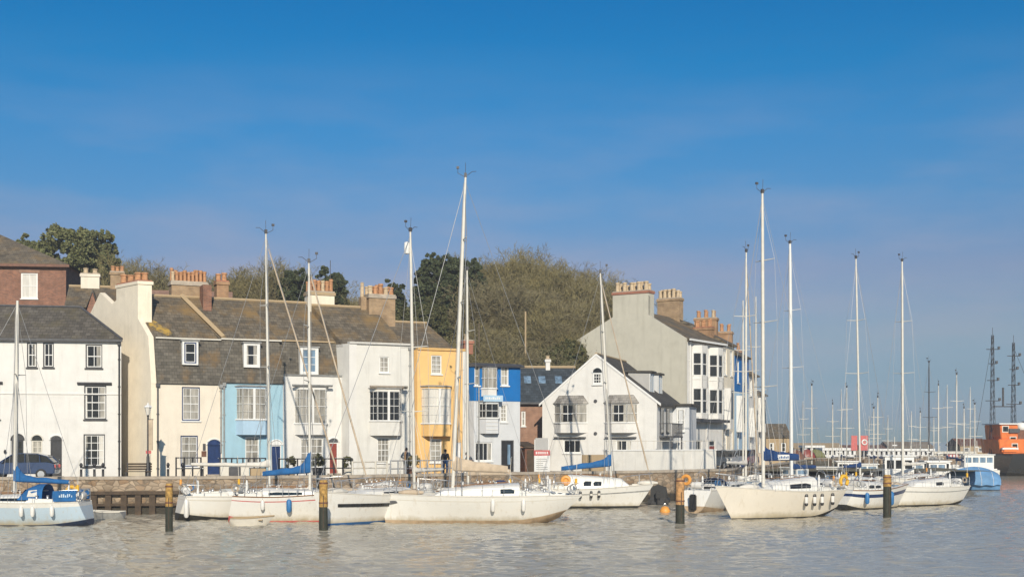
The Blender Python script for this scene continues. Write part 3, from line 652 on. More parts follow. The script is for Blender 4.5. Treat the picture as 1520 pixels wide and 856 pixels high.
# ---- the rest of that terrace
px0, D0 = 1072, fr.D(1072)
spec = [(1090, 68, 510, 'cream2', 'cream terraced house with orange chimney stack next to the beige gable house', None),
        (1111, 69, 528, 'pblue', 'terraced house with a bright blue top storey between cream and white neighbours', 'blue'),
        (1124, 70, 556, 'white3', 'white terraced house with tall narrow windows next to the blue-topped house', None),
        (1136, 70, 585, 'cream', 'low cream terraced house, last of the far terrace', None)]
for px, ang, ty, m, lab, up in spec:
    fr = Fr(px0 + .15, D0 + .05, ang); u1 = fr.u(px); e = fr.w((px0 + px) / 2, ty)
    t = thing('terraced_house', lab, 'house', fr.loc(), fr.a, G2)
    nf = max(2, int(e // 2.8)); fh = e / nf; wins = []; nw = 2
    for j in range(nf):
        for i in range(nw): c = u1 * (i + .5) / nw; wins.append((c - .55, c + .55, j * fh + .8, j * fh + fh - .55))
    top = e - fh
    mb = MB(); facade(mb, 0, u1, 0, top if up else e, wins if not up else wins[:-nw]); sides(mb, 0, u1, 0, top if up else e, 0, 8); mb.build('wall', m, t)
    if up: mb = MB(); facade(mb, 0, u1, top, e, wins[-nw:], v=-.02); sides(mb, 0, u1, top, e, -.02, 8); mb.build('upper_wall', up, t)
    for i, r in enumerate(wins): window(t, r, -.02 if up and i >= len(wins) - nw else 0, 'wpaint', ['glass', 'net', 'bglass'][i % 3], 2, 2, fw=.12)
    o = MB().prism([(u1 * .25 - .8, .02), (u1 * .25 - .5, -.6), (u1 * .25 + .5, -.6), (u1 * .25 + .8, .02)], 'z', fh * .9, fh * 2 - .4).build('bay_window', 'white', t)
    MB().box(u1 * .25 - .42, u1 * .25 + .42, -.63, -.603, fh * 1.15, fh * 2 - .6).build('pane', 'glass', o)
    MB().prism([(-.3, e), (4, e + 2.2), (8.3, e), (8.3, e - .15), (-.3, e - .15)], 'x', 0, u1).build('roof', 'slate_w', t)
    chimney(t, u1 - .7, u1, 1.5, 3.6, e + .6, e + 2.6, 'potst' if px < 1112 else 'brick2', 2, 'pot', rows=3, pot_h=.8)
    px0, D0 = px, fr.D(px)

# ---- buildings up behind the white house
fr = Fr(-60, 103, 6); u1 = fr.u(98); ev = fr.w(50, 393)
t = thing('brick_house', 'tall red-brown brick house with hipped slate roof rising behind the white house', 'house', fr.loc(), fr.a)
r = W(fr, 31, 405, 56, 443)
body(t, fr, 0, u1, ev, [r], 'brick', 9, 0); window(t, r, 0, 'wpaint', 'blind', 2, 2, fw=.1)
MB().box(r[0] - .15, r[1] + .15, -.02, -.002, r[3], r[3] + .3).build('lintel', 'brick2', t)
zr = wz(345, 107) - GZ; q = MB(); a, b = -.35, u1 + .35
q.add([(a, -.35, ev), (b, -.35, ev), (b, 9.35, ev), (a, 9.35, ev), (a + 1, 4.5, zr), (fr.loc3(-6, 345, 107)[0], 4.5, zr)], [(0, 1, 5, 4), (1, 2, 5), (2, 3, 4, 5), (3, 0, 4), (0, 3, 2, 1)]); q.build('roof', 'slate_w', t)
MB().box(a, b, -.45, -.34, ev - .2, ev + .02).build('gutter', 'brn', t)
fr = Fr(96, 97, 14); u1 = fr.u(215); ev = fr.w(150, 455)
t = thing('cottage', 'brown cottage roof with pale and orange chimneys peeping over the cream gable', 'house', fr.loc(), fr.a)
body(t, fr, 0, u1, ev, [], 'brick', 7, 0)
zr = wz(424, 100) - GZ
MB().prism([(-.3, ev), (3.5, zr), (7.3, ev), (7.3, ev - .12), (-.3, ev - .12)], 'x', 0, u1).build('roof', 'slate_w', t)
MB().path([(0, 3.5, zr + .03), (u1, 3.5, zr + .03)], .12, 6).build('ridge_tile', 'tan', t)
for a, b, top, m in ((121, 148, 402, 'cream'), (164, 184, 398, 'tanbrick')):
    c0 = fr.loc3(a, top, 101); c1 = fr.loc3(b, top, 101); chimney(t, c0[0], c1[0], 3.2, 4.1, zr - .6, wz(top + 5, 101) - GZ, m, 2 if m == 'cream' else 3, 'pot' if m != 'cream' else 'potp', pot_h=.55)
o = MB().prism([(fr.u(128), ev - .6), (fr.u(138), ev + 1.0), (fr.u(148), ev - .6)], 'y', -.5, 1.5).build('gablet', 'brick', t)
MB().prism([(fr.u(126), ev - .5), (fr.u(138), ev + 1.25), (fr.u(150), ev - .5), (fr.u(138), ev + 1.02)], 'y', -.6, 1.6).build('gablet_roof', 'slate', o)
# house roofs on the hill between the chimneys
fr = Fr(215, 104, 12); u1 = fr.u(345); ev = wz(452, 104) - GZ
t = thing('cottage', 'brown ridge roof just showing behind the row of orange chimney pots', 'house', fr.loc(), fr.a)
body(t, fr, 0, u1, ev, [], 'tan', 7, 0)
MB().prism([(-.3, ev), (3.5, ev + 1.6), (7.3, ev), (7.3, ev - .12), (-.3, ev - .12)], 'x', 0, u1).build('roof', 'brick2', t)
# ================================================================== TREES
def pnoise(p, s): return math.sin(p[0] * 1.3 + s) * math.sin(p[1] * 1.7 + s * 2.1) * math.sin(p[2] * 1.1 + s * .7)
def leafmat(name, c1, c2):
    m, nt, b = _nt(name); g = nt.nodes.new('ShaderNodeNewGeometry')
    base = _mix(nt, g.outputs['Random Per Island'], c1, c2)
    nt.links.new(base, b.inputs['Base Color']); b.inputs['Roughness'].default_value = .65; b.inputs['Specular IOR Level'].default_value = .2
    M[name] = m
leafmat('leaf_dark', (.040, .055, .026), (.095, .108, .050))
leafmat('leaf_mid', (.105, .120, .048), (.205, .205, .092))
leafmat('leaf_ivy', (.060, .070, .028), (.135, .128, .058))
def leaves_mesh(name, lobes, n, size, mat, seed, sub=26):
    rng = np.random.default_rng(seed)
    cl = []                                                   # leaf clumps over each lobe's shell
    for (cx, cy, cz, rx, ry, rz) in lobes:
        d = rng.normal(size=(sub, 3)); d /= np.linalg.norm(d, axis=1)[:, None]; d[:, 2] = np.where(d[:, 2] < -.5, -d[:, 2], d[:, 2])
        rr = rng.uniform(.55, 1.0, (sub, 1)); c = d * rr * np.array([rx, ry, rz]) + np.array([cx, cy, cz])
        cl.append(np.hstack([c, np.full((sub, 1), min(rx, rz) * .34) * rng.uniform(.6, 1.35, (sub, 1))]))
    cl = np.vstack(cl); k = rng.integers(0, len(cl), n)
    off = rng.normal(size=(n, 3)); off /= np.linalg.norm(off, axis=1)[:, None]
    p = cl[k, :3] + off * (cl[k, 3:4] * rng.uniform(.35, 1.15, (n, 1)))
    a = rng.normal(size=(n, 3)); a /= np.linalg.norm(a, axis=1)[:, None]; bb = np.cross(a, rng.normal(size=(n, 3))); bb /= np.linalg.norm(bb, axis=1)[:, None]
    s = size * rng.uniform(.6, 1.4, (n, 1)); A, B = a * s, bb * s * .6
    v = np.empty((n, 4, 3)); v[:, 0] = p - A; v[:, 1] = p - B; v[:, 2] = p + A; v[:, 3] = p + B
    return quads(name, v.reshape(-1, 3), mat)
def quads(name, v, mat):
    me = bpy.data.meshes.new(name); nq = len(v) // 4
    me.vertices.add(len(v)); me.vertices.foreach_set('co', v.astype(np.float32).ravel())
    me.loops.add(nq * 4); me.loops.foreach_set('vertex_index', np.arange(nq * 4, dtype=np.int32))
    me.polygons.add(nq); me.polygons.foreach_set('loop_start', np.arange(0, nq * 4, 4, dtype=np.int32)); me.update(calc_edges=True); me.validate()
    me.materials.append(M[mat]); return me
def link(name, me, parent): o = bpy.data.objects.new(name, me); col.objects.link(o); o.parent = parent; return o
def evergreen(label, loc, h, w, seed, n=15000, mat='leaf_dark', flat=1.0, group=None):
    rng = random.Random(seed); t = thing('evergreen_tree', label, 'tree', loc, 0, group)
    lobes = []; K = 300
    for i in range(K):                                        # clumps over a broad dome, a few of them inside it
        u = 1 - 1.55 * (i + .5) / K; a = i * 2.39996 + rng.uniform(-.3, .3); rr = math.sqrt(max(0, 1 - u * u)); k = rng.uniform(.80, 1.0) if i % 5 else rng.uniform(.35, .7)
        rr = rr ** .75; k *= 1 + .05 * math.sin(a * 2 + seed) * math.cos(u * 4 + seed); q = w * rng.uniform(.07, .115)
        lobes.append((math.cos(a) * rr * k * w * .49, math.sin(a) * rr * k * w * .49, h * (.56 + .41 * u * k * flat), q, q, q))
    tr = MB(); tr.path([(0, 0, -1), (.1, 0, h * .25), (-.1, .1, h * .5), (0, 0, h * .7)], [w * .05, w * .04, w * .03, w * .01], 8)
    for l in lobes[::25]: tr.path([(0, 0, h * .3), (l[0] * .5, l[1] * .5, l[2] * .75), (l[0], l[1], l[2])], [w * .02, w * .013, .02], 5)
    tr.build('trunk', 'bark', t, smooth=True)
    link('crown', leaves_mesh('crown', lobes, n, .15, mat, seed, 5), t); return t
def bare_meshes(seed, h, w, mtwig):
    """trunk, limbs and a haze of twigs, none of them leafy"""
    rng = random.Random(seed); tr = MB(); tw = []
    def grow(p, d, L, r, lev):
        q = p + d * L; mid = p + d * L * .5 + Vector((rng.uniform(-1, 1), rng.uniform(-1, 1), rng.uniform(-.3, .5))) * L * .07
        if lev < 4: tr.path([p, mid, q], [r, r * .85, r * .7], 5 if lev < 2 else 4)
        else: tw.append((p, q, r))
        if lev == 7: return
        n = {0: 5, 1: 5, 2: 4, 3: 4, 4: 3, 5: 3, 6: 3}[lev]
        for i in range(n):
            f = rng.uniform(.35, 1.0) if i else 1.0; s = p.lerp(q, f)
            ax = Vector((rng.gauss(0, 1), rng.gauss(0, 1), rng.gauss(0, .6))); ax.normalize()
            nd = (d * rng.uniform(.5, 1.0) + ax * rng.uniform(.5, .95) + Vector((0, 0, .22))).normalized()
            nd.x *= w; nd.y *= w; nd.normalize(); grow(s, nd, L * rng.uniform(.58, .76), r * .55, lev + 1)
    for i in range(3): grow(Vector((rng.uniform(-.3, .3), rng.uniform(-.3, .3), -.6)), Vector((rng.uniform(-.25, .25), rng.uniform(-.2, .2), 1)).normalized(), h * .30, h * .018, 0)
    V = []
    for p, q, r in tw:
        d = q - p; s = d.cross(Vector((rng.gauss(0, 1), rng.gauss(0, 1), rng.gauss(0, 1)))).normalized() * max(.010, r * .8)
        V += [p - s, p + s, q + s * .5, q - s * .5]
    me = quads('crown', np.array([list(x) for x in V]), mtwig)
    o = tr.build('trunk', 'bark', None, smooth=True); tm = o.data; bpy.data.objects.remove(o)
    return tm, me
# ---- the hill behind the houses
def hill_z(x, y):
    e = 1 / (1 + math.exp(-(y - 128) / 8.5)); right = 1 / (1 + math.exp((x - (9 + (y - 128) * .10)) / 3.0))
    return GZ - .25 + 13.5 * e * right + .5 * math.sin(x * .31) * math.sin(y * .23) * e * right
hb = MB(); nx, ny = 70, 34; X = [-110 + 150 * i / nx for i in range(nx + 1)]; Y = [106 + 110 * j / ny for j in range(ny + 1)]
hb.add([(x, y, hill_z(x, y)) for y in Y for x in X], [(j * (nx + 1) + i, j * (nx + 1) + i + 1, (j + 1) * (nx + 1) + i + 1, (j + 1) * (nx + 1) + i) for j in range(ny) for i in range(nx)])
tag(hb.build('hill', 'soil', smooth=True), kind='structure')
def on_hill(px, D): x = wx(px, D); return (x, D, hill_z(x, D))
def hfor(px, D, top): p = on_hill(px, D); return p, wz(top, D) - p[2]
GE = 'evergreen trees on the hill'
for px, D, top, wpx, mat, lab in (
        (104, 126, 327, 118, 'leaf_mid', 'broad green evergreen tree above the brick house roof'),
        (141, 131, 336, 78, 'leaf_mid', 'rounded green evergreen beside the broader one, above the pale chimney'),
        (40, 134, 346, 60, 'leaf_mid', 'low dark evergreen at the edge of the slate hip roof'),
        (438, 124, 392, 60, 'leaf_dark', 'dark evergreen behind the cream chimney stack, left of the aerial'),
        (492, 126, 397, 58, 'leaf_dark', 'dark evergreen between the two big chimney stacks'),
        (583, 122, 412, 46, 'leaf_dark', 'small dark evergreen left of the black-green round tree'),
        (652, 124, 369, 86, 'leaf_dark', 'large round black-green tree behind the tallest mast'),
        (692, 127, 377, 68, 'leaf_dark', 'black-green tree forming the right half of the round dark pair'),
        (640, 119, 440, 60, 'leaf_ivy', 'lower green tree under the round black-green tree'),
        (720, 118, 490, 50, 'leaf_ivy', 'ivy-green bushy tree above the blue house roof'),
        (797, 108, 535, 34, 'leaf_ivy', 'small olive bush above the grey-blue slate roof')):
    p, h = hfor(px, D, top)
    if h < 4: p = (p[0], p[1], wz(top, D) - 4.5); h = 4.5
    evergreen(lab, p, h, wpx * D / F, int(px), 62000 if wpx > 55 else 26000, mat, group=GE)
protos = []
for i in range(5):
    tm, cm = bare_meshes(40 + i, 10.0, [1.0, 1.15, .9, 1.3, 1.1][i], 'twig' if i % 2 == 0 else 'twig2')
    protos.append((tm, cm))
rng = random.Random(5); GBt = 'bare winter trees on the hill'
def bare(px, D, top, i, lab, wide=1.0):
    p, h = hfor(px, D, top); zt = wz(top, D); h = max(h, 5.5); p = (p[0], p[1], zt - h)
    t = thing('bare_tree', lab, 'tree', p, rng.uniform(0, 6.28), GBt); s = h / tops[i]; t.scale = (s * wide, s * wide, s)
    link('trunk', protos[i][0], t); link('crown', protos[i][1], t)
tops = [max(v.co.z for v in c.vertices) for _, c in protos]
for k, (px, D, top, w) in enumerate(((182, 128, 372, 1.0), (205, 132, 384, 1.0), (172, 136, 362, .9), (228, 134, 398, 1), (255, 136, 402, 1))): bare(px, D, top, k % 5, 'bare brown tree beside the green evergreens, above the pale and orange chimneys')
for k, (px, D, top, w) in enumerate(((325, 130, 402, 1), (348, 128, 388, 1.1), (372, 132, 390, 1), (395, 127, 384, 1.1), (418, 130, 385, 1), (440, 134, 392, 1), (545, 126, 440, 1), (520, 130, 425, 1))): bare(px, D, top, (k + 2) % 5, 'bare grey-brown tree on the skyline behind the row of chimneys', w)
edge = [(705, 375), (730, 364), (757, 364), (785, 370), (812, 384), (838, 392), (858, 394), (874, 408)]
n = 0
for k, (px, top) in enumerate(edge): bare(px, rng.uniform(136, 146), top, k % 5, 'bare brown tree on the top edge of the wooded slope', 1.05)
for rw, (D, dy) in enumerate(((133, 22), (128, 48), (122, 80), (116, 112), (111, 138))):
    for px in range(705 + rw * 5, 886, 24):
        x = px + rng.uniform(-8, 8); top = np.interp(x, [e[0] for e in edge], [e[1] for e in edge]) + dy + rng.uniform(-9, 12)
        if top > 520: continue
        bare(x, D + rng.uniform(-2, 2), top, rng.randrange(5), 'bare brown tree within the wooded slope between the dark pair and the beige gable', 1.1)
for px, D, top in ((600, 122, 455), (742, 117, 500), (762, 114, 505), (845, 113, 505), (826, 112, 515)): evergreen('ivy-covered scrub tree low on the wooded slope', (wx(px, D), D, wz(top, D) - 5), 5, 3.6, px, 16000, 'leaf_ivy', group='scrub trees on the slope')
for px, y0, y1, D in ((780, 462, 540, 110.5), (711, 480, 540, 110)):
    t = MB(); t.path([(wx(px, D), D, wz(y1, D) - 1), (wx(px, D), D, wz(y0, D))], [.10, .07], 7)
    tag(t.build('bare_pole', 'tan' if px == 780 else 'bark'), 'pale tall pole standing in the woods' if px == 780 else 'thin grey pole in front of the woods by the blue house', 'pole')
# ================================================================== WATER, QUAY AND WHAT STANDS ON IT
def water_mat():
    m, nt, b = _nt('harbour_water')
    b.inputs['Base Color'].default_value = (.45, .405, .315, 1); b.inputs['Roughness'].default_value = .10; b.inputs['IOR'].default_value = 1.33
    p = _coord(nt, (1, 1, 1), True)
    def nz(sx, sy, sc, det, rot=0):
        mp = nt.nodes.new('ShaderNodeMapping'); mp.inputs['Scale'].default_value = (sx, sy, 1); mp.inputs['Rotation'].default_value = (0, 0, rot); nt.links.new(p, mp.inputs[0]); return _noise(nt, mp.outputs[0], sc, det, .55)
    a = nz(.55, 1.5, 1.0, 5, .12); c = nz(.6, 1.5, 3.4, 4, -.15); big = nz(1, 2.2, .07, 3, .1)
    s = nt.nodes.new('ShaderNodeMath'); s.operation = 'MULTIPLY_ADD'; nt.links.new(c, s.inputs[0]); s.inputs[1].default_value = .35; nt.links.new(a, s.inputs[2])
    k = nt.nodes.new('ShaderNodeMapRange'); nt.links.new(big, k.inputs[0]); k.inputs[1].default_value = .35; k.inputs[2].default_value = .65; k.inputs[3].default_value = .35; k.inputs[4].default_value = .8
    bp = nt.nodes.new('ShaderNodeBump'); bp.inputs['Distance'].default_value = .10; nt.links.new(k.outputs[0], bp.inputs['Strength']); nt.links.new(s.outputs[0], bp.inputs['Height']); nt.links.new(bp.outputs[0], b.inputs['Normal'])
    M['water'] = m
water_mat()
def water_sheet():
    rg = np.random.default_rng(29); ys = []; y = 24.0
    while y < 135: ys.append(y); y += .13 + (y - 24) * .0026
    ys = np.array(ys); nx = 560; fx = np.linspace(-.62, .62, nx); Y = np.repeat(ys[:, None], nx, 1); X = fx[None, :] * Y; Z = np.zeros_like(X)
    for k in range(60):                                      # short wind chop, crests mostly across the harbour
        lam = .32 * (5.5 ** rg.random()); th = rg.normal(1.35, .55); amp = .0072 * lam ** .9; kx, ky = math.cos(th) * 6.2832 / lam, math.sin(th) * 6.2832 / lam
        Z += amp * np.sin(kx * X + ky * Y + rg.uniform(0, 6.28) + .6 * np.sin(X * .11 + k) )
    gust = .75 + .25 * np.sin(X * .045 + 1.3 * np.sin(Y * .05)) * np.sin(Y * .09 + .7 * np.sin(X * .06))
    edge = np.minimum(1, np.minimum((.62 - np.abs(fx))[None, :] / .03, np.minimum((Y - 24) / 2, (ys[-1] - Y) / 25))); Z *= np.clip(edge, 0, 1) * gust
    n = len(ys); v = np.stack([X, Y, Z], -1).reshape(-1, 3).tolist(); f = [(j * nx + i, j * nx + i + 1, (j + 1) * nx + i + 1, (j + 1) * nx + i) for j in range(n - 1) for i in range(nx - 1)]
    o = len(v); e = ys[-1]; v += [(-4000, -200, 0), (4000, -200, 0), (4000, e, 0), (4000, 9000, 0), (-4000, 9000, 0), (-4000, e, 0), (-4000, 24, 0), (4000, 24, 0)]
    a, b, c, d = 0, nx - 1, (n - 1) * nx + nx - 1, (n - 1) * nx
    f += [(o, o + 1, o + 7, b, a, o + 6), (o + 7, o + 2, c, b), (o + 6, a, d, o + 5), (o + 5, d, c, o + 2, o + 3, o + 4)]
    me = bpy.data.meshes.new('water'); me.from_pydata(v, [], f); me.materials.append(M['water']); me.polygons.foreach_set('use_smooth', [True] * len(me.polygons)); ob = bpy.data.objects.new('water', me); col.objects.link(ob); return ob
tag(water_sheet(), kind='structure')
EDGE = [(wx(px, D), D) for px, D in ((-420, 71), (0, 73), (300, 74.6), (530, 77.5), (770, 84.8), (960, 89.5), (1072, 95), (1150, 118), (1205, 160), (1300, 178), (1420, 186), (1800, 190))]
back = [(160, 196), (42, 206), (46, 330), (-260, 330), (-260, 71)]
tag(MB().prism(EDGE + [(x, y) for x, y in back], 'z', 1.2, GZ).build('quayside', 'paving'), kind='structure')
def strip(name, label, i0, i1, z0, z1, off0, off1, m, cat, parent=None):
    pts = EDGE[i0:i1 + 1]; rings = []
    for i, (x, y) in enumerate(pts):
        a = Vector(pts[max(0, i - 1)]); b = Vector(pts[min(len(pts) - 1, i + 1)]); d = (b - a).normalized(); nrm = Vector((d.y, -d.x))
        p = Vector((x, y)) + nrm * off0; q = Vector((x, y)) + nrm * off1
        rings.append([(q.x, q.y, z0), (p.x, p.y, z0), (p.x, p.y, z1), (q.x, q.y, z1)])
    o = MB().loft(rings).build(name, m, parent)
    return tag(o, label, cat) if label else o
w = strip('quay_wall', 'long rough stone harbour wall with a weedy foot, under the terraced houses', 0, 6, -.8, GZ + .02, .30, -.5, 'stone', 'quay wall')
strip('coping', None, 0, 6, GZ + .023, GZ + .19, .36, -.35, 'coping', None, w)
w = strip('quay_wall', 'far harbour wall of weathered stone behind the moored masts', 6, 11, -.8, GZ + .02, .30, -.5, 'stone', 'quay wall')
strip('coping', None, 6, 11, GZ + .023, GZ + .15, .36, -.35, 'coping', None, w)
def edge_at(px, back=0.0):
    """the point of the quay edge in that direction, and the edge's bearing"""
    k = (px - CX) / F
    for (x0, y0), (x1, y1) in zip(EDGE, EDGE[1:]):
        den = (x1 - x0) - k * (y1 - y0)
        if abs(den) < 1e-9: continue
        s = (k * y0 - x0) / den
        if 0 <= s <= 1:
            a = math.atan2(y1 - y0, x1 - x0); return (x0 + s * (x1 - x0) - math.sin(a) * back, y0 + s * (y1 - y0) + math.cos(a) * back, a)
# timber fender piles on the wall and mooring piles in the water
proto = None
for i, px in enumerate((142, 163, 186, 207, 228)):
    x, y, a = edge_at(px, -.46)
    if proto is None:
        b = MB(); b.box(-.17, .17, -.17, .17, -1, 1.15); proto = tag(b.build('fender_timber', 'timber', bevel=.03), None, 'timber', 'dark fender timbers on the stone wall'); o = proto
    else: o = proto.copy(); col.objects.link(o)
    o.location = (x, y, 0); o.rotation_euler = (0, 0, a); o['label'] = 'dark upright fender timber against the stone wall below the cream house'
x, y, a = edge_at(192, -.5); b = MB(); b.box(-2.6, 3.2, -.12, .12, 1.16, 1.36); b.box(-2.4, 3.0, .0, .1, .5, .66); o = b.build('fender_beam', 'timber', bevel=.02); o.location = (x, y - .06, 0); o.rotation_euler = (0, 0, a); tag(o, 'dark horizontal timber beam across the fender timbers below the cream house', 'timber beam')
def pile(px, ytop, ybase, w_, label, paint='oxide', cut=.5, wob=.0):
    D = wd(ybase); h = wz(ytop, D); r = w_ / 2 * D / F; t = thing('mooring_pile', label, 'mooring pile', (wx(px, D), D, 0), 0, 'mooring piles along the berths')
    q = MB(); n = 14; rg = random.Random(px)
    def ring(z, rr): return [((rr * (1 + rg.uniform(-.05, .05))) * math.cos(6.2832 * k / n) + wob * z, rr * math.sin(6.2832 * k / n), z) for k in range(n)]
    q.loft([ring(-1.2, r * 1.02), ring(0, r), ring(h * cut * .5, r * 1.03), ring(h * cut, r)]); q.build('lower_timber', 'timber2', t, smooth=True)
    q = MB(); q.loft([ring(h * cut + .002, r * 1.015), ring(h * (cut + 1) / 2, r * .98), ring(h * .94, r), ring(h, r * .82)]); q.build('painted_top', paint, t, smooth=True)
    for z in (h * .94, h * (cut + .08)):
        q = MB(); q.lathe([(r * 1.03, z - .04), (r * 1.07, z - .03), (r * 1.07, z + .03), (r * 1.03, z + .04)], (wob * z, 0), 14); q.build('iron_band', 'brn', t)
    q = MB(); q.box(r * .1, r * .24, -r - .05, -r + .02, .15, h * .7); q.build('rubbing_strip', 'timber', t); return t
pile(251, 717, 788, 11, 'yellow-topped mooring pile left of the white stern-on hull below the cream house', 'oxide', .52)
pile(480, 712, 787, 13, 'yellow-topped mooring pile in front of the bow with the blue waterline', 'oxide', .47)
pile(1009.5, 709, 777, 13, 'orange-topped mooring pile beside the black dinghy', 'oxide2', .42)
pile(1317, 704, 767, 12, 'thin pile with a short orange top at the bow of the small white yacht', 'oxide', .72)

# posts, rails
def post_rail(px0, px1, backoff, n, h, label, m='black', rails=(.5, 1.0), r=.035):
    x0, y0, a = edge_at(px0, backoff); x1, y1, a = edge_at(px1, backoff); t = thing('railing', label, 'railing', (x0, y0, GZ), math.atan2(y1 - y0, x1 - x0)); L = math.hypot(x1 - x0, y1 - y0)
    for i in range(n + 1): MB().tube((L * i / n, 0, 0), (L * i / n, 0, h + .04), r * 1.3).build('post', m, t)
    for k in rails: MB().tube((0, 0, h * k), (L, 0, h * k), r).build('rail', m, t)
    return t
post_rail(259, 300, .8, 3, 1.25, 'black iron railing on the quay in front of the cream house')
post_rail(330, 398, 1.2, 8, 1.2, 'black iron railing with posts in front of the light blue house')
post_rail(420, 530, 1.6, 8, 1.15, 'dark railing in front of the red door')
post_rail(530, 592, 1.4, 3, .95, 'low pale railing in front of the tall white house', 'cpaint', (.6, 1.0), .05)
post_rail(592, 690, 1.0, 9, 1.0, 'thin grey railing in front of the ochre house', 'steel')
proto = None
for i, px in enumerate((115, 135, 148, 246, 268, 303)):
    x, y, a = edge_at(px, 1.1)
    if proto is None:
        t = proto = thing('bollard', None, 'bollard', (0, 0, 0), 0, 'black bollards on the quay'); MB().lathe([(.11, 0), (.11, .1), (.075, .14), (.07, .75), (.1, .8), (.1, .86), (.05, .95), (0, .97)]).build('post', 'black', t, smooth=True); MB().box(-.085, .085, -.085, .085, .6, .65).build('white_band', 'wpaint', t)
    else: t = copy_tree(proto)
    t.location = (x, y, GZ); t['label'] = ['black bollard in front of the white house, leftmost of three', 'black bollard in front of the ground floor window of the white house, middle of three', 'black bollard in front of the white house, rightmost of three', 'black bollard by the foot of the cream house drainpipe', 'black bollard behind the railing of the cream house', 'black bollard beside the blue arched door of the cream house'][i]
for i, (px, hh, ww) in enumerate(((335, .85, .5), (350, .7, .7), (365, .8, .5), (385, .6, .9))):
    x, y, a = edge_at(px, .7); b = MB(); b.box(-ww / 2, ww / 2, -.25, .25, 0, hh); o = tag(b.build('meter_cabinet', ['cpaint', 'dgrey', 'cpaint', 'tan'][i], bevel=.03), ['white service cabinet on the quay edge, left of the black one', 'dark service cabinet between two white ones on the quay edge', 'narrow white service cabinet right of the dark one', 'wide brown box on the quay edge before the light blue house'][i], 'cabinet', 'service cabinets on the quay edge'); o.location = (x, y, GZ + .0); o.rotation_euler = (0, 0, a)
# street lamp and bench by the gable
x, y, a = edge_at(214, 1.6); t = thing('street_lamp', 'black street lamp with a pale lantern before the blank cream gable', 'street lamp', (x, y, GZ))
Hh = wz(600, y) - GZ
MB().lathe([(.17, 0), (.17, .5), (.1, .6), (.09, 1.3), (.06, 1.4), (.05, Hh - .7), (.09, Hh - .66), (0.03, Hh - .6)]).build('pole', 'black', t, smooth=True)
MB().lathe([(.1, Hh - .62), (.2, Hh - .2), (.2, Hh - .17), (.0, Hh - .17)], n=6).build('lantern', 'blind', t); MB().lathe([(.27, Hh - .168), (.2, Hh - .08), (.06, Hh), (.03, Hh + .1), (0, Hh + .12)], n=6).build('lantern_cap', 'wpaint', t)
MB().box(-.05, .28, -.03, .03, Hh - 2.7, Hh - .9).build('hanging_banner', 'canvasb', t); MB().tube((0, 0, Hh - .88), (.32, 0, Hh - .88), .02).build('banner_arm', 'black', t); MB().box(-.12, .2, -.05, -.03, Hh - 2.9, Hh - 2.72).build('small_sign', 'sred', t)
x, y, a = edge_at(199, 1.6); t = thing('bench', 'dark wooden bench against the foot of the cream gable', 'bench', (x, y, GZ), a)
b = MB(); [b.box(-.75, .75, -.25 + i * .14, -.14 + i * .14, .42, .46) for i in range(4)]; b.build('seat', 'timber', t); b = MB(); [b.box(-.75, .75, .3, .34, .52 + i * .15, .63 + i * .15) for i in range(3)]; b.build('backrest', 'timber', t)
for sx in (-.68, .62): b = MB(); b.box(sx, sx + .06, -.25, -.19, 0, .42); b.box(sx, sx + .06, .24, .30, 0, .98); b.box(sx, sx + .06, -.24, .26, .36, .42); b.build('leg', 'black', t)
# planters
for i, (px, r_, hh, lab) in enumerate(((482, .38, .6, 'grey tub with a small shrub beside the red door'), (440, .32, .45, 'low tub with a straggly plant before the pale bay window'), (528, .30, .5, 'white trough with dark plant beside the tall white house'), (642, .40, .55, 'round barrel planter with a brown bush before the ochre house'))):
    x, y, a = edge_at(px, 2.4); t = thing('planter', lab, 'planter', (x, y, GZ), 0, 'planters before the houses'); MB().lathe([(r_ * .8, 0), (r_, hh), (r_ * .9, hh), (r_ * .85, hh - .05), (0, hh - .05)], n=14).build('tub', ['dgrey', 'tan', 'cpaint', 'brn'][i], t, smooth=True)
    link('shrub', leaves_mesh('shrub', [(0, 0, hh + .35, r_ * 1.2, r_ * 1.2, .45)], 500, .07, 'leaf_ivy' if i < 3 else 'twig', 90 + i, 14), t)
# notice board and shed by the brick house
x, y, a = edge_at(817, 1.2); t = thing('notice_board', 'white notice board with a red band and grey hood beside the gabled house', 'notice board', (x, y, GZ), a); s = y / F
b = MB()
for q in (-.55, .5): b.box(q, q + .06, .0, .06, 0, 2.35)
b.build('post', 'wpaint', t); MB().box(-.6, .6, -.05, -.002, .1, 1.25).build('white_panel', 'wpaint', t); MB().box(-.62, .62, -.06, -.003, 1.26, 1.62).build('red_band', 'sred', t); MB().box(-.5, .45, -.05, -.003, 1.63, 2.45).build('grey_panel', 'grey_r', t)
q = MB(); rg = random.Random(2)
for j in range(6): q.box(-.45, -.45 + rg.uniform(.5, .9), -.056, -.051, .3 + j * .14, .34 + j * .14)
q.build('lettering', 'lead', t)
q = MB(); xx = -.5
while xx < .4: ww = rg.uniform(.05, .12); q.box(xx, xx + ww, -.066, -.061, 1.36, 1.52); xx += ww + .06
q.build('red_lettering', 'wpaint', t)
x, y, a = wx(786, 92), 92.0, R(20); t = thing('shed', 'low brown lean-to between the blue house and the notice board', 'shed', (x, y, GZ), a); MB().box(-.35, .55, 0, 2, 0, 1.75).build('wall', 'brn', t); MB().prism([(-.15, 1.75), (2.1, 2.1), (2.1, 2.2), (-.15, 1.85)], 'x', -.45, .65).build('roof', 'timber', t); MB().box(-.2, .35, -.03, -.003, 0, 1.6).build('door', 'timber', t)
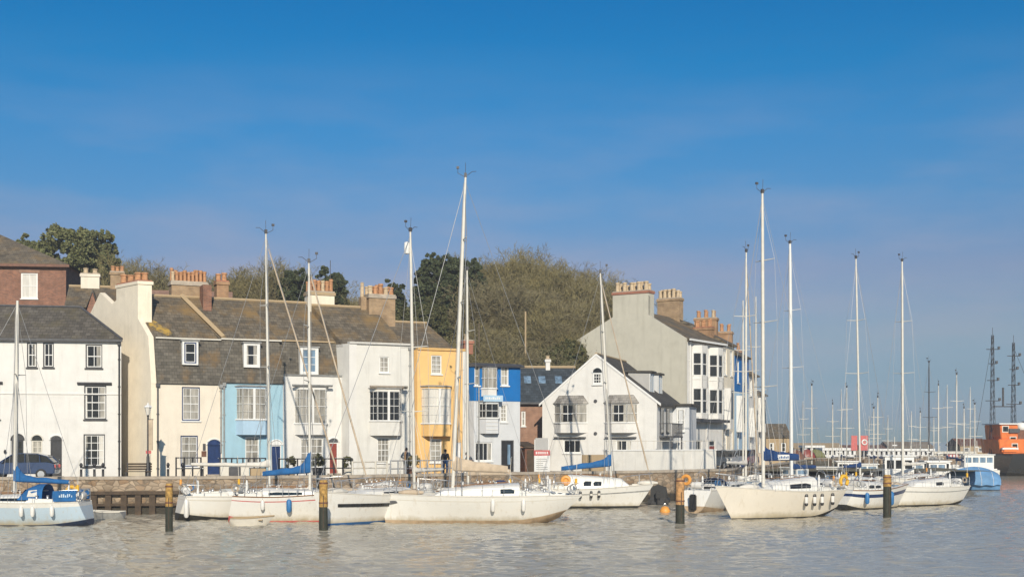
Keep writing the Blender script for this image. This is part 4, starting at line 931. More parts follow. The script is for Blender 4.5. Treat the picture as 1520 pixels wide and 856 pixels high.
# white garden wall with a rail
x0, y0, _ = edge_at(872, .5); x1, y1, _ = edge_at(1071, .5); a = math.atan2(y1 - y0, x1 - x0); L = math.hypot(x1 - x0, y1 - y0)
t = thing('garden_wall', 'long white garden wall with a thin rail, in front of the gabled house', 'garden wall', (x0, y0, GZ), a); tp = wz(669, y0 + 1) - GZ
MB().box(2.0, L, 0, .25, 0, tp).build('wall', 'white2', t); MB().box(1.95, L + .05, -.05, .30, tp, tp + .09).build('coping', 'wpaint', t); MB().box(0, 1.99, .02, .2, 0, tp - .25).build('low_wall', 'tan', t)
for i in range(15): MB().tube((2.0 + (L - 2) * i / 14, .12, tp + .09), (2.0 + (L - 2) * i / 14, .12, tp + .75), .02, n=5).build('post', 'cpaint', t)
MB().tube((2, .12, tp + .7), (L, .12, tp + .7), .02, n=5).build('rail', 'cpaint', t)
for i, q in enumerate((.28, .42, .6, .8)): MB().box(L * q, L * q + .12, -.02, -.001, .0, tp - .02).build('pier', 'white', t)

# ---- cars
def car(px, D, ang, m, label, kind='hatch'):
    t = thing('parked_car', label, 'car', (wx(px, D), D, GZ), R(ang), 'cars parked on the quay')
    prof = [(-2.05, .32), (-2.08, .62), (-2.0, .88), (-1.05, .97), (-.98, .98), (1.55, 1.0), (1.98, .92), (2.05, .6), (2.02, .32)]
    b = MB(); b.loft([[(x, y * (1 if z < .9 else .95), z) for x, z in prof] for y in (-.86, -.5, .5, .86)]); b.build('body', m, t, smooth=True, bevel=.05)
    cab = [(-1.1, .965), (-.35, 1.42), (.1, 1.48), (1.0, 1.46), (1.6, 1.3), (1.95, .965)]
    MB().prism(cab, 'y', -.70, .70).build('cabin', 'glass', t, bevel=.04)
    rb = MB(); rb.prism([(-.36, 1.43), (.1, 1.49), (1.0, 1.47), (1.6, 1.31), (1.6, 1.36), (1.0, 1.52), (.1, 1.54), (-.36, 1.47)], 'y', -.72, .72); rb.build('roof', m, t)
    pb = MB()
    for y in (-.72, .72):
        for p, q in (((-1.1, .97), (-.36, 1.44)), ((.35, .97), (.35, 1.48)), ((1.95, .97), (1.6, 1.32)), ((1.2, .97), (1.15, 1.44))): pb.tube((p[0], y, p[1]), (q[0], y, q[1]), .035, n=5)
    pb.build('pillar', m, t)
    for x in (-1.3, 1.28):
        for y in (-.80, .80):
            w = MB(); w.loft([[(x + .31 * c_ * math.cos(6.2832 * k / 18), y + dy, .31 + .31 * c_ * math.sin(6.2832 * k / 18)) for k in range(18)] for c_, dy in ((.9, -.1), (1, -.08), (1, .08), (.9, .1))]); w = w.build('wheel', 'rubber', t)
            MB().loft([[(x + .2 * math.cos(6.2832 * k / 12), y + dy, .31 + .2 * math.sin(6.2832 * k / 12)) for k in range(12)] for dy in (-.108, .108)]).build('rim', 'steel', w)
    for y in (-.62, .62):
        MB().box(-2.10, -1.98, y - .17, y + .17, .66, .8).build('headlight', 'blind', t, bevel=.02); MB().box(1.96, 2.08, y - .14, y + .14, .66, .86).build('tail_light', 'sred', t, bevel=.02)
    MB().box(-2.12, -2.05, -.26, .26, .42, .53).build('number_plate', 'wpaint', t)
    for y in (-.92, .92): MB().box(-.95, -.78, y - .08, y + .08, .98, 1.1).build('wing_mirror', m, t, bevel=.02)
    return t
x, y, a = edge_at(32, 1.9); car(32, y, 8, 'carb', 'dark blue car parked in front of the white house at the left edge')
for px, b_, an, m, lab in ((1088, 2.0, 60, 'cardk', 'dark car on the far quay behind the cream yacht bow'), (1112, 1.6, 62, 'cars', 'silver car on the far quay left of the blue sail cover'), (1128, 1.4, 64, 'carb', 'dark blue car on the far quay below the blue sail cover')):
    x, y, a = edge_at(px, b_); o = car(px, y, an, m, lab); o.location = (x, y, GZ)
# fishing gear heaped on the quay
for i, (px, bk, m, rr, lab) in enumerate(((1193, 1.0, 'brn', 1.0, 'dark brown heap of nets on the far quay right of the blue sail cover'), (1209, 1.0, 'red', .8, 'red heap of nets on the far quay'), (1222, 1.0, 'leaf_mid', .9, 'green heap of nets on the far quay'), (1168, 1.0, 'tan', 1.0, 'buff heap of nets beside the white mast on the far quay'), (1140, 1.0, 'canvasb', .9, 'pale sacking heap under the blue sail cover'))):
    x, y, a = edge_at(px, bk); rg = random.Random(i); q = MB(); n = 12
    q.loft([[(rr * s_ * math.cos(6.2832 * k / n) * rg.uniform(.8, 1.15) * 1.3, rr * s_ * math.sin(6.2832 * k / n) * rg.uniform(.85, 1.1), z) for k in range(n)] for s_, z in ((1, 0), (1.05, .35), (.8, .8), (.45, 1.1), (.12, 1.25))]); o = tag(q.build('net_heap', m, smooth=True), lab, 'fishing net', 'heaps of fishing net on the far quay'); o.location = (x, y, GZ)
# lifebuoy housings: red boards with a white middle
for px, y0, y1, D, w_, lab in ((1268, 646, 668, 172, 9, 'narrow red board behind the leaning mast on the pier'), (1283, 646, 668, 172, 11, 'red board with a pale round middle on the pier')):
    t = thing('lifebuoy_board', lab, 'lifebuoy board', (wx(px, D), D, 2), 0, 'red lifebuoy boards on the pier'); zt, zb = wz(y0, D) - 2, wz(y1, D) - 2; hw = w_ / 2 * D / F
    MB().box(-hw, hw, 0, .1, zb, zt).build('board', 'sred', t); MB().tube((0, .2, -.1), (0, .2, zt), .06).build('post', 'wpaint', t)
    if w_ > 9: MB().torus((0, -.06, (zb + zt) / 2 + .1), .32, .1).build('ring', 'wpaint', t)
# pier: the white colonnaded shelter, sheds, far buildings
def shelter(px0, px1, D, y0, y1, n, label, m='wpaint'):
    x0, x1 = wx(px0, D), wx(px1, D); L = x1 - x0; h = wz(y0, D) - GZ; t = thing('pier_shelter', label, 'shelter', (x0, D, GZ))
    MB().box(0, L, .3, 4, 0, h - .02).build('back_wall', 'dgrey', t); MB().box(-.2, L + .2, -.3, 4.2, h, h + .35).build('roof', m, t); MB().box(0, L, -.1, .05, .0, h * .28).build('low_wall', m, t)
    for i in range(n + 1): MB().box(L * i / n - .2, L * i / n + .2, -.12, .12, h * .28, h).build('column', m, t)
    return t
shelter(1196, 1222, 196, 664, 685, 3, 'small white cabin at the near end of the pier, below the tall left mast')
shelter(1222, 1268, 188, 668, 686, 7, 'long white pier shelter with dark openings left of the red boards')
shelter(1290, 1385, 190, 669, 688, 13, 'long white pier shelter with dark openings right of the red boards')
shelter(1388, 1446, 190, 673, 690, 6, 'low white pier hut with dark openings near the orange ship', 'cpaint')
def shed(px0, px1, D, ye, yr, m, rm, label, dep=6, z=GZ):
    x0, x1 = wx(px0, D), wx(px1, D); L = x1 - x0; e, r = wz(ye, D) - z, wz(yr, D) - z; t = thing('shed', label, 'shed', (x0, D, z), 0, 'sheds and buildings on the far pier')
    mb = MB(); n = max(2, int(L / 2.2)); hs = [(L * (i + .3) / n, L * (i + .7) / n, e * .35, e * .75) for i in range(n)]; facade(mb, 0, L, 0, e, hs); sides(mb, 0, L, 0, e, 0, dep); mb.build('wall', m, t)
    for h in hs: window(t, h, 0, 'wpaint', 'glass', 1, 2, fw=.1, sill=None)
    MB().prism([(-.2, e), (dep / 2, r), (dep + .2, e), (dep + .2, e - .1), (-.2, e - .1)], 'x', -.2, L + .2).build('roof', rm, t)
shed(1137, 1172, 150, 648, 628, 'tan', 'slate_w', 'brown hut with a slate roof at the end of the far terrace')
shed(1180, 1250, 205, 664, 657, 'farbrick', 'tan', 'long low brown shed behind the white pier cabin', z=1.9)
shed(1320, 1385, 205, 663, 655, 'farbrick', 'farbrick', 'long low brown building behind the right white shelter', z=1.9)
shed(1425, 1466, 200, 660, 650, 'tan', 'brn', 'ochre-brown shed left of the orange ship')
shed(1252, 1318, 205, 666, 660, 'farbrick', 'brn', 'low dark shed behind the red boards', z=1.9)

# ---- people
def person(loc, rot, label, jk, tr, h=1.72, pose=None, hair='hair'):
    t = thing('person', label, 'person', loc, rot); s = h / 1.75; P = dict(hipL=(.10, 0, .93), kneeL=(.12, -.03, .50), ankL=(.12, .03, .09), toeL=(.14, -.16, .04), hipR=(-.10, 0, .93), kneeR=(-.11, .03, .50), ankR=(-.11, .10, .09), toeR=(-.13, -.08, .04),
        pel=(0, 0, .98), waist=(0, .0, 1.12), chest=(0, .01, 1.34), neck=(0, 0, 1.50), head=(0, -.02, 1.60), crown=(0, -.015, 1.70), shL=(.19, .01, 1.42), elL=(.26, .03, 1.14), wrL=(.24, -.08, .90), haL=(.235, -.12, .82), shR=(-.19, .01, 1.42), elR=(-.27, .03, 1.14), wrR=(-.23, -.10, .92), haR=(-.22, -.14, .84))
    if pose: P.update(pose)
    rad = dict(pel=.13, waist=.12, chest=.14, neck=.058, head=.088, crown=.07, hipL=.09, kneeL=.062, ankL=.045, toeL=.035, hipR=.09, kneeR=.062, ankR=.045, toeR=.035, shL=.062, elL=.045, wrL=.03, haL=.034, shR=.062, elR=.045, wrR=.03, haR=.034)
    E = [('pel', 'waist'), ('waist', 'chest'), ('chest', 'neck'), ('neck', 'head'), ('head', 'crown'), ('chest', 'shL'), ('shL', 'elL'), ('elL', 'wrL'), ('wrL', 'haL'), ('chest', 'shR'), ('shR', 'elR'), ('elR', 'wrR'), ('wrR', 'haR'), ('pel', 'hipL'), ('hipL', 'kneeL'), ('kneeL', 'ankL'), ('ankL', 'toeL'), ('pel', 'hipR'), ('hipR', 'kneeR'), ('kneeR', 'ankR'), ('ankR', 'toeR')]
    def skin(name, keys, m, grow):
        ks = list(keys); me = bpy.data.meshes.new(name); me.from_pydata([tuple(c * s for c in P[k]) for k in ks], [(ks.index(a), ks.index(b)) for a, b in E if a in keys and b in keys], []); me.materials.append(M[m])
        o = bpy.data.objects.new(name, me); col.objects.link(o); o.parent = t; md = o.modifiers.new('skin', 'SKIN'); md.use_smooth_shade = True
        for i, k in enumerate(ks): sv = me.skin_vertices[0].data[i]; sv.radius = ((rad[k] + grow) * s,) * 2; sv.use_root = (i == 0)
        o.modifiers.new('sub', 'SUBSURF').levels = 2; o.modifiers['sub'].render_levels = 2; return o
    b = skin('body', ['pel'] + [k for k in P if k != 'pel'], 'skin', 0)
    skin('jacket', ['chest', 'waist', 'pel', 'shL', 'elL', 'wrL', 'shR', 'elR', 'wrR'], jk, .028); skin('trousers', ['pel', 'hipL', 'kneeL', 'ankL', 'hipR', 'kneeR', 'ankR'], tr, .018)
    hx, hy, hz = P['head']
    q = MB(); q.loft([[(hx * s + .1 * s * c_ * math.cos(6.2832 * k / 14), hy * s + .018 + .112 * s * c_ * math.sin(6.2832 * k / 14), z * s) for k in range(14)] for c_, z in ((.88, hz + .0), (1, hz + .06), (.92, hz + .13), (.6, hz + .175), (.1, hz + .19))]); q.build('hair', hair, t, smooth=True)
    q = MB(); q.box(hx * s - .014, hx * s + .014, hy * s - .118, hy * s - .08, (hz - .045) * s, hz * s); q.build('nose', 'skin', t, bevel=.006)
    for e in (-.034, .034): MB().box(hx * s + e - .011, hx * s + e + .011, hy * s - .098, hy * s - .086, (hz + .005) * s, (hz + .02) * s).build('eye', 'black', t)
    for e in ('L', 'R'):
        a, w_ = Vector(P['ha' + e]) * s, Vector(P['wr' + e]) * s; d = (a - w_).normalized(); f = MB()
        for k in range(4): st = a + Vector((0, (k - 1.5) * .018, 0)); f.path([st, st + d * .045 + Vector((0, -.004, 0)), st + d * (.075 + .01 * (k in (1, 2))) + Vector((0, -.02, 0))], [.0095, .009, .007], 6)
        f.path([w_ + d * .03 + Vector((0, -.02, 0)), w_ + d * .06 + Vector((0, -.05, 0)), w_ + d * .09 + Vector((0, -.055, 0))], [.011, .01, .008], 6); f.build('fingers', 'skin', t, smooth=True)
    return t
for px, D, zb, rot, lab, jk, tr, h, pose in ((603, 83.2, GZ, 2.9, 'person in a dark navy jacket with grey trousers standing before the tall white house', 'jkt', 'trs', 1.78, dict(elL=(.33, .02, 1.18), wrL=(.22, -.16, 1.10), haL=(.16, -.2, 1.08), elR=(-.33, .02, 1.18), wrR=(-.22, -.16, 1.10), haR=(-.16, -.2, 1.08))),
                                          (661, 83.6, GZ, .3, 'person in a black jacket and blue jeans by the ochre house', 'jktb', 'jean', 1.68, None),
                                          (699, 85.4, GZ, -1.2, 'person in a dark blue coat bending beside the blue and white house', 'jkt', 'jkt', 1.62, dict(chest=(0, -.16, 1.28), neck=(0, -.27, 1.38), head=(0, -.33, 1.44), crown=(0, -.36, 1.53), shL=(.19, -.19, 1.33), shR=(-.19, -.19, 1.33), elL=(.24, -.3, 1.1), elR=(-.24, -.3, 1.1), wrL=(.2, -.42, .95), wrR=(-.2, -.42, .95), haL=(.19, -.46, .88), haR=(-.19, -.46, .88)))):
    p = person((wx(px, D), D, zb), rot, lab, jk, tr, h, pose)
    if px == 603: MB().box(-.05, .05, .13, .24, .9, 1.55).build('backpack_strap', 'bag', p, bevel=.02)
# ================================================================== BOATS
class Hull:
    def __init__(s, L, B, fb, rake=.9, transom=.75, tr=.0, sheer=.28, full=.42, bowfb=None):
        s.L, s.B, s.fb, s.rake, s.tr, s.st, s.sheer, s.full = L, B, fb, rake, tr, transom, sheer, full; s.counter = .28
    def hb(s, t):
        f = s.full
        return s.B / 2 * (max(0.0, 1 - ((t - f) / (1 - f)) ** 2.3) ** .9 if t > f else 1 - (1 - s.st) * ((f - t) / f) ** 2)
    def top(s, t): return s.fb * (1 + s.sheer * max(0, (t - .25) / .75) ** 2 + .05 * (1 - t) ** 2)
    def x(s, t, z): q = max(-.5, z / s.fb); return t * (s.L - s.rake) + s.rake * q * t ** 5 + s.tr * q * (1 - t) ** 6
    def y(s, t, z): q = min(1, max(0, (z + .45) / (s.top(t) + .45))); return s.hb(t) * q ** (.38 + .25 * t)
    def pt(s, t, z, side=1, out=0.0):
        up = s.counter * max(0.0, 1 - t / .30) ** 1.6 * max(0.0, 1 - max(z, -.2) / s.top(t)) 
        return (s.x(t, z), side * (s.y(t, z) + out), z + up)
    def mesh(s, mats, bands, n=26, parent=None):
        """bands: fractions of the topside where colours change, as (z or fraction-of-top, material index from there up)"""
        ts = [1 - (1 - i / n) ** 1.35 for i in range(n + 1)]; b = MB()
        lev = [-.45, -.25, -.08] + [q for q, _ in bands]
        def zz(t, q): return q if q <= 0.16 else s.top(t) * q
        rows = [(-.45, 0), (-.2, 0), (-.04, 0)] + bands + [(1.0, None)]
        for side in (1, -1):
            for r in range(len(rows) - 1):
                b.mi = rows[r][1]
                for i in range(n):
                    a, c = ts[i], ts[i + 1]; q = [(a, rows[r][0]), (c, rows[r][0]), (c, rows[r + 1][0]), (a, rows[r + 1][0])]
                    b.poly([s.pt(t, zz(t, z), side) for t, z in q])
        b.mi = rows[0][1]
        for i in range(n): b.poly([s.pt(ts[i], -.45, 1), s.pt(ts[i + 1], -.45, 1), s.pt(ts[i + 1], -.45, -1), s.pt(ts[i], -.45, -1)])
        for r in range(len(rows) - 1):
            z0, z1 = zz(0, rows[r][0]), zz(0, rows[r + 1][0]); b.mi = rows[r][1]
            b.poly([s.pt(0, z0, 1), s.pt(0, z0, -1), s.pt(0, z1, -1), s.pt(0, z1, 1)])
        o = b.build('hull', mats, parent)
        bm = bmesh.new(); bm.from_mesh(o.data); bmesh.ops.remove_doubles(bm, verts=bm.verts, dist=.0015); bmesh.ops.recalc_face_normals(bm, faces=bm.faces); bm.to_mesh(o.data); bm.free()
        o.data.polygons.foreach_set('use_smooth', [True] * len(o.data.polygons)); o.data.set_sharp_from_angle(angle=R(40)); return o
    def deck(s, m, parent, n=22, drop=.03, camber=.06):
        rings = []
        for i in range(n + 1):
            t = i / n * .995; z = s.top(t) - drop; h = s.hb(t) * .985; x = s.x(t, z)
            rings.append([(x, -h, z), (x, -h * .5, z + camber * .75), (x, 0, z + camber), (x, h * .5, z + camber * .75), (x, h, z), (x, h * .9, z - .06), (x, -h * .9, z - .06)])
        return MB().loft(rings).build('deck', m, parent, smooth=True)
def boat_frame(bow, stern, name, label, cat, group):
    """bow, stern: (photo column, metres away)"""
    B = Vector((wx(*bow), bow[1])); S = Vector((wx(*stern), stern[1])); d = B - S
    t = thing(name, label, cat, (S.x, S.y, 0), math.atan2(d.y, d.x), group); t['_'] = 0; del t['_']
    return t, d.length
def tolocal(t, p):
    c, s_ = math.cos(-t.rotation_euler[2]), math.sin(-t.rotation_euler[2]); x, y = p[0] - t.location[0], p[1] - t.location[1]; return Vector((x * c - y * s_, x * s_ + y * c, p[2]))
def cabin(h, t, t0, t1, ht, wf=.62, m='gel', wm='glass', win=True, slope=.5, winlen=(.2, .75), nwin=1):
    n = 9; rings = []; base = [h.top(t0 + (t1 - t0) * i / n) - .03 for i in range(n + 1)]; prof = []
    for i in range(n + 1):
        f = i / n; q = t0 + (t1 - t0) * f; k = ht * (1 - slope * f ** 1.6) * (1 if f < .93 else .25 + .75 * (1 - f) / .07); w_ = h.hb(q) * wf; x = h.x(q, h.fb); z = base[i]; prof.append((x, w_, z, k))
        rings.append([(x, -w_, z - .05), (x, -w_ * .93, z + k * .78), (x, -w_ * .72, z + k), (x, 0, z + k * 1.1), (x, w_ * .72, z + k), (x, w_ * .93, z + k * .78), (x, w_, z - .05)])
    o = MB().loft(rings).build('coachroof', m, t, smooth=True)
    def at(f):
        i = min(n - 1, int(f * n)); g = f * n - i; a, b = prof[i], prof[i + 1]; return [a[j] + (b[j] - a[j]) * g for j in range(4)]
    if win:
        a, b = winlen
        for side in (-1, 1):
            for k in range(nwin):
                f0 = a + (b - a) * k / nwin; f1 = a + (b - a) * (k + .8 if nwin > 1 else 1) / nwin; r0, r1 = [], []
                for j in range(5):
                    x, w_, z, kk = at(f0 + (f1 - f0) * j / 4); tp = .66 if 0 < j else .55
                    for lst, g in ((r0, .28), (r1, tp)): lst.append((x, side * (w_ * (1 - .07 * g / .78) + .012), z + kk * g))
                MB().loft([r0, r1], closed=False, c0=False, c1=False).build('cabin_window', wm, o)
    return o, at
def rails(h, t, m='steel', wires=True, n=6):
    b = MB(); zt = .62
    def p(q, z=0, side=1): return (h.x(q, h.top(q)), side * h.hb(q) * .96, h.top(q) + z)
    b.path([p(.80, 0), p(.815, zt), p(.91, zt + .04), (h.x(1, h.top(1)) - .05, 0, h.top(1) + zt + .06), p(.91, zt + .04, -1), p(.815, zt, -1), p(.80, 0, -1)], .016, 6)
    for sd in (1, -1): b.path([p(.92, 0, sd), p(.92, zt + .04, sd)], .016, 5)
    b.build('pulpit', m, t)
    b = MB(); b.path([p(.13, 0), p(.13, zt), p(.01, zt), p(.01, zt, -1), p(.13, zt, -1), p(.13, 0, -1)], .016, 6)
    for sd in (1, -1): b.path([p(.01, 0, sd), p(.01, zt, sd)], .016, 5)
    b.path([p(.01, .32), p(.01, .32, -1)], .014, 5); b.build('pushpit', m, t)
    if wires:
        b = MB()
        for sd in (1, -1):
            for i in range(n): q = .13 + (.80 - .13) * i / n; b.path([p(q, 0, sd), p(q, zt, sd)], .013, 5)
            for z in (.3, .6): b.path([p(.13 + .67 * i / 12, z, sd) for i in range(13)], .006, 4)
        b.build('guard_rail', m, t)
def rig(h, t, base, top, r=.075, spread=(.48, .72), boom=None, cover=None, m='alu', tall=False, stays=True, fore=True, gear=True, cover_mat='canvas', boom_z=.95, rake=0, big=.30, wire=.011, furl=False):
    """mast between two local points with spreaders, masthead gear, boom with stowed sail, standing rigging"""
    base, top = Vector(base), Vector(top); ax = top - base; L = ax.length
    mst = MB().path([base, base.lerp(top, .6), base.lerp(top, .9), top], [r, r, r * .85, r * .6], 10).build('mast', m, t, smooth=True)
    sp = []
    for f in spread:
        c = base.lerp(top, f); w_ = min(.95, h.B * .36) * (1 if f < .6 else .8); b = MB()
        for sd in (1, -1): b.path([c, c + Vector((-.18, sd * w_, .05))], [.035, .022], 6); 
        b.build('spreader', m, mst); sp.append((c, w_))
    if gear:
        b = MB(); b.path([top, top + Vector((0, .05, .75))], .012, 5); b.path([top, top + Vector((.4, 0, .22))], .014, 5); b.path([top + Vector((.4, 0, .2)), top + Vector((.4, 0, .48))], .013, 5); b.path([top + Vector((-.1, 0, .1)), top + Vector((-.35, 0, .3)), top + Vector((-.55, .05, .3))], .016, 5)
        b.box(top.x + .33, top.x + .47, -.05 + top.y, .05 + top.y, top.z + .44, top.z + .56); b.box(top.x - .07, top.x + .07, top.y - .07, top.y + .07, top.z, top.z + .22); b.build('masthead_gear', 'dgrey', mst)
    if stays:
        b = MB(); tp = base.lerp(top, .985); cx = base.x - .15
        if fore: b.path([tp, (h.x(1, h.top(1)) - .12, 0, h.top(1))], wire * 1.4, 5)
        b.path([tp, (h.x(0, h.top(0)) + .05, 0, h.top(0))], wire, 4)
        q = max(.05, min(.9, base.x / h.L)); chz = h.top(q); chy = h.hb(q) * .94
        for sd in (1, -1):
            pts = [Vector((cx, sd * chy, chz))] + [c + Vector((-.18, sd * w_, .05)) for c, w_ in sp] + [base.lerp(top, .96)]
            b.path(pts, wire, 4); b.path([(cx - .35, sd * chy, chz), base.lerp(top, spread[0])], wire, 4); b.path([(cx + .4, sd * chy, chz), base.lerp(top, spread[0])], wire, 4)
        b.path([base + Vector((.14, .05, .3)), top + Vector((.1, .03, -.3))], wire * .8, 4); b.build('rigging', 'wire', t)
    if furl:
        p0, p1 = Vector((h.x(1, h.top(1)) - .12, 0, h.top(1))), base.lerp(top, .97); MB().path([p0.lerp(p1, .06), p0.lerp(p1, .12), p0.lerp(p1, .5), p0.lerp(p1, .93), p0.lerp(p1, .97)], [.025, .052, .045, .03, .015], 8).build('furled_sail', 'canvasb', t, smooth=True)
    if boom:
        g = base.lerp(top, boom_z / ax.z); d = Vector((boom[0], boom[1] if len(boom) > 2 else 0, boom[-1])); e = g + d
        bo = MB().path([g, e], .06, 8).build('boom', m, t, smooth=True)
        MB().path([g.lerp(e, .85), (h.x(.06, 0), 0, h.top(.06))], .012, 4).build('mainsheet', 'wire', t)
        if cover:
            rings = []; n = 14
            for i in range(n + 1):
                f = i / n; c = g.lerp(e, .0 + .99 * f); hh = big * (1 - .55 * f) + (cover * (1 - f / .22) ** 1.6 if f < .22 else 0); ww = .17 * (1 - .35 * f) * (1 + .14 * math.sin(f * 23)); sag = -.05 * math.sin(f * 19) * (1 - f)
                if i == 0: c = c + d.normalized() * -.05
                if i in (0, n): ww *= .6
                rings.append([(c.x, c.y + ww * math.cos(a), c.z + (-.10 if math.sin(a) < 0 else hh + sag) * abs(math.sin(a))) for a in [6.2832 * k / 12 for k in range(12)]])
            co = MB().loft(rings).build('sail_cover', cover_mat, t, smooth=True)
    return mst
def fenders(h, t, qs, side, m='fend', ends=None, r=.11, L=.55):
    for q in qs:
        z1 = h.top(q) - .12; c = h.pt(q, z1 - L / 2, side, r + .01); b = MB(); x, y = c[0], c[1]; z0 = z1 - L
        o = b.lathe([(0, z0), (r * .6, z0 + .02), (r, z0 + .12), (r, z1 - .12), (r * .6, z1 - .02), (0, z1)], (x, y), 10).build('fender', m, t, smooth=True)
        if ends: MB().lathe([(0, z0 - .012), (r * .75, z0 + .01), (r * 1.04, z0 + .1), (r * 1.04, z0 + .16)], (x, y), 10).build('fender_end', ends, o); MB().lathe([(r * 1.04, z1 - .16), (r * 1.04, z1 - .1), (r * .75, z1 - .01), (0, z1 + .012)], (x, y), 10).build('fender_end', ends, o)
        MB().path([(x, y, z1), (h.x(q, 0), side * h.hb(q) * .95, h.top(q) + .35)], .012, 4).build('fender_rope', 'wire', o)
def sprayhood(h, t, q, ht, m, L=.9):
    n = 8; z = h.top(q) + .15; w_ = h.hb(q) * .66; x = h.x(q, h.fb); rings = []
    for f in (0, .35, .7, 1.0):
        k = math.sin((.5 + .5 * (1 - f)) * math.pi / 2 + .0) if f < 1 else .25; k = [1.0, 1.0, .75, .12][[0, .35, .7, 1.0].index(f)]
        rings.append([(x + L * f, -w_ * math.cos(math.pi * j / n), z + ht * k * math.sin(math.pi * j / n) ** .6) for j in range(n + 1)])
    o = MB().loft(rings, c0=False).build('sprayhood', m, t, smooth=True)
    MB().poly([(x + L * .78, -w_ * .55, z + ht * .66), (x + L * .78, w_ * .55, z + ht * .66), (x + L * .96, w_ * .6, z + ht * .3), (x + L * .96, -w_ * .6, z + ht * .3)]).build('sprayhood_window', 'bglass', o)
    sd = MB()
    for s_ in (-1, 1): sd.poly([(x + L * .2, s_ * (w_ * .98 + .01), z + ht * .22), (x + L * .6, s_ * (w_ * .98 + .01), z + ht * .2), (x + L * .55, s_ * (w_ * .88 + .02), z + ht * .6), (x + L * .22, s_ * (w_ * .88 + .02), z + ht * .65)])
    sd.build('side_window', 'blind', o); return o
def cockpit(h, t, t0, t1, m='deck'):
    for s_ in (-1, 1):
        b = MB(); n = 5; r = []
        for i in range(n + 1):
            q = t0 + (t1 - t0) * i / n; y = s_ * h.hb(q) * .70; z = h.top(q) - .02; x = h.x(q, h.fb); r.append([(x, y - .06, z), (x, y + .06, z), (x, y + .04, z + .26 - .1 * (1 - i / n)), (x, y - .04, z + .26 - .1 * (1 - i / n))])
        b.loft(r); b.build('coaming', m, t)
    q = (t0 + t1) / 2; MB().lathe([(.0, 0), (.08, 0), (.06, .7), (.03, .85), (0, .86)], (h.x(t0 + .06, h.fb), 0), 8).build('binnacle', 'wpaint', t).location = (0, 0, h.top(q)); 
    MB().torus((h.x(t0 + .04, h.fb), 0, h.top(q) + .75), .36, .016, 'x').build('steering_wheel', 'steel', t)
def lifering(h, t, q, side, m='yellow', z=.35, horseshoe=True):
    c = (h.x(q, h.top(q)), side * h.hb(q), h.top(q) + z); b = MB(); n = 14; pts = [(c[0] + .26 * math.cos(a), c[1] + .02 * side, c[2] + .30 * math.sin(a)) for a in [math.pi * (-.75 + 2.5 * 0 + i * 1.5 / n * 1.0) + math.pi * .5 for i in range(n + 1)]] if horseshoe else None
    if horseshoe: b.path(pts, .10, 7)
    else: b.torus(c, .30, .09)
    b.build('lifebuoy', m, t, smooth=True)
def hash_(s): return sum(ord(c) * (i + 1) for i, c in enumerate(s))
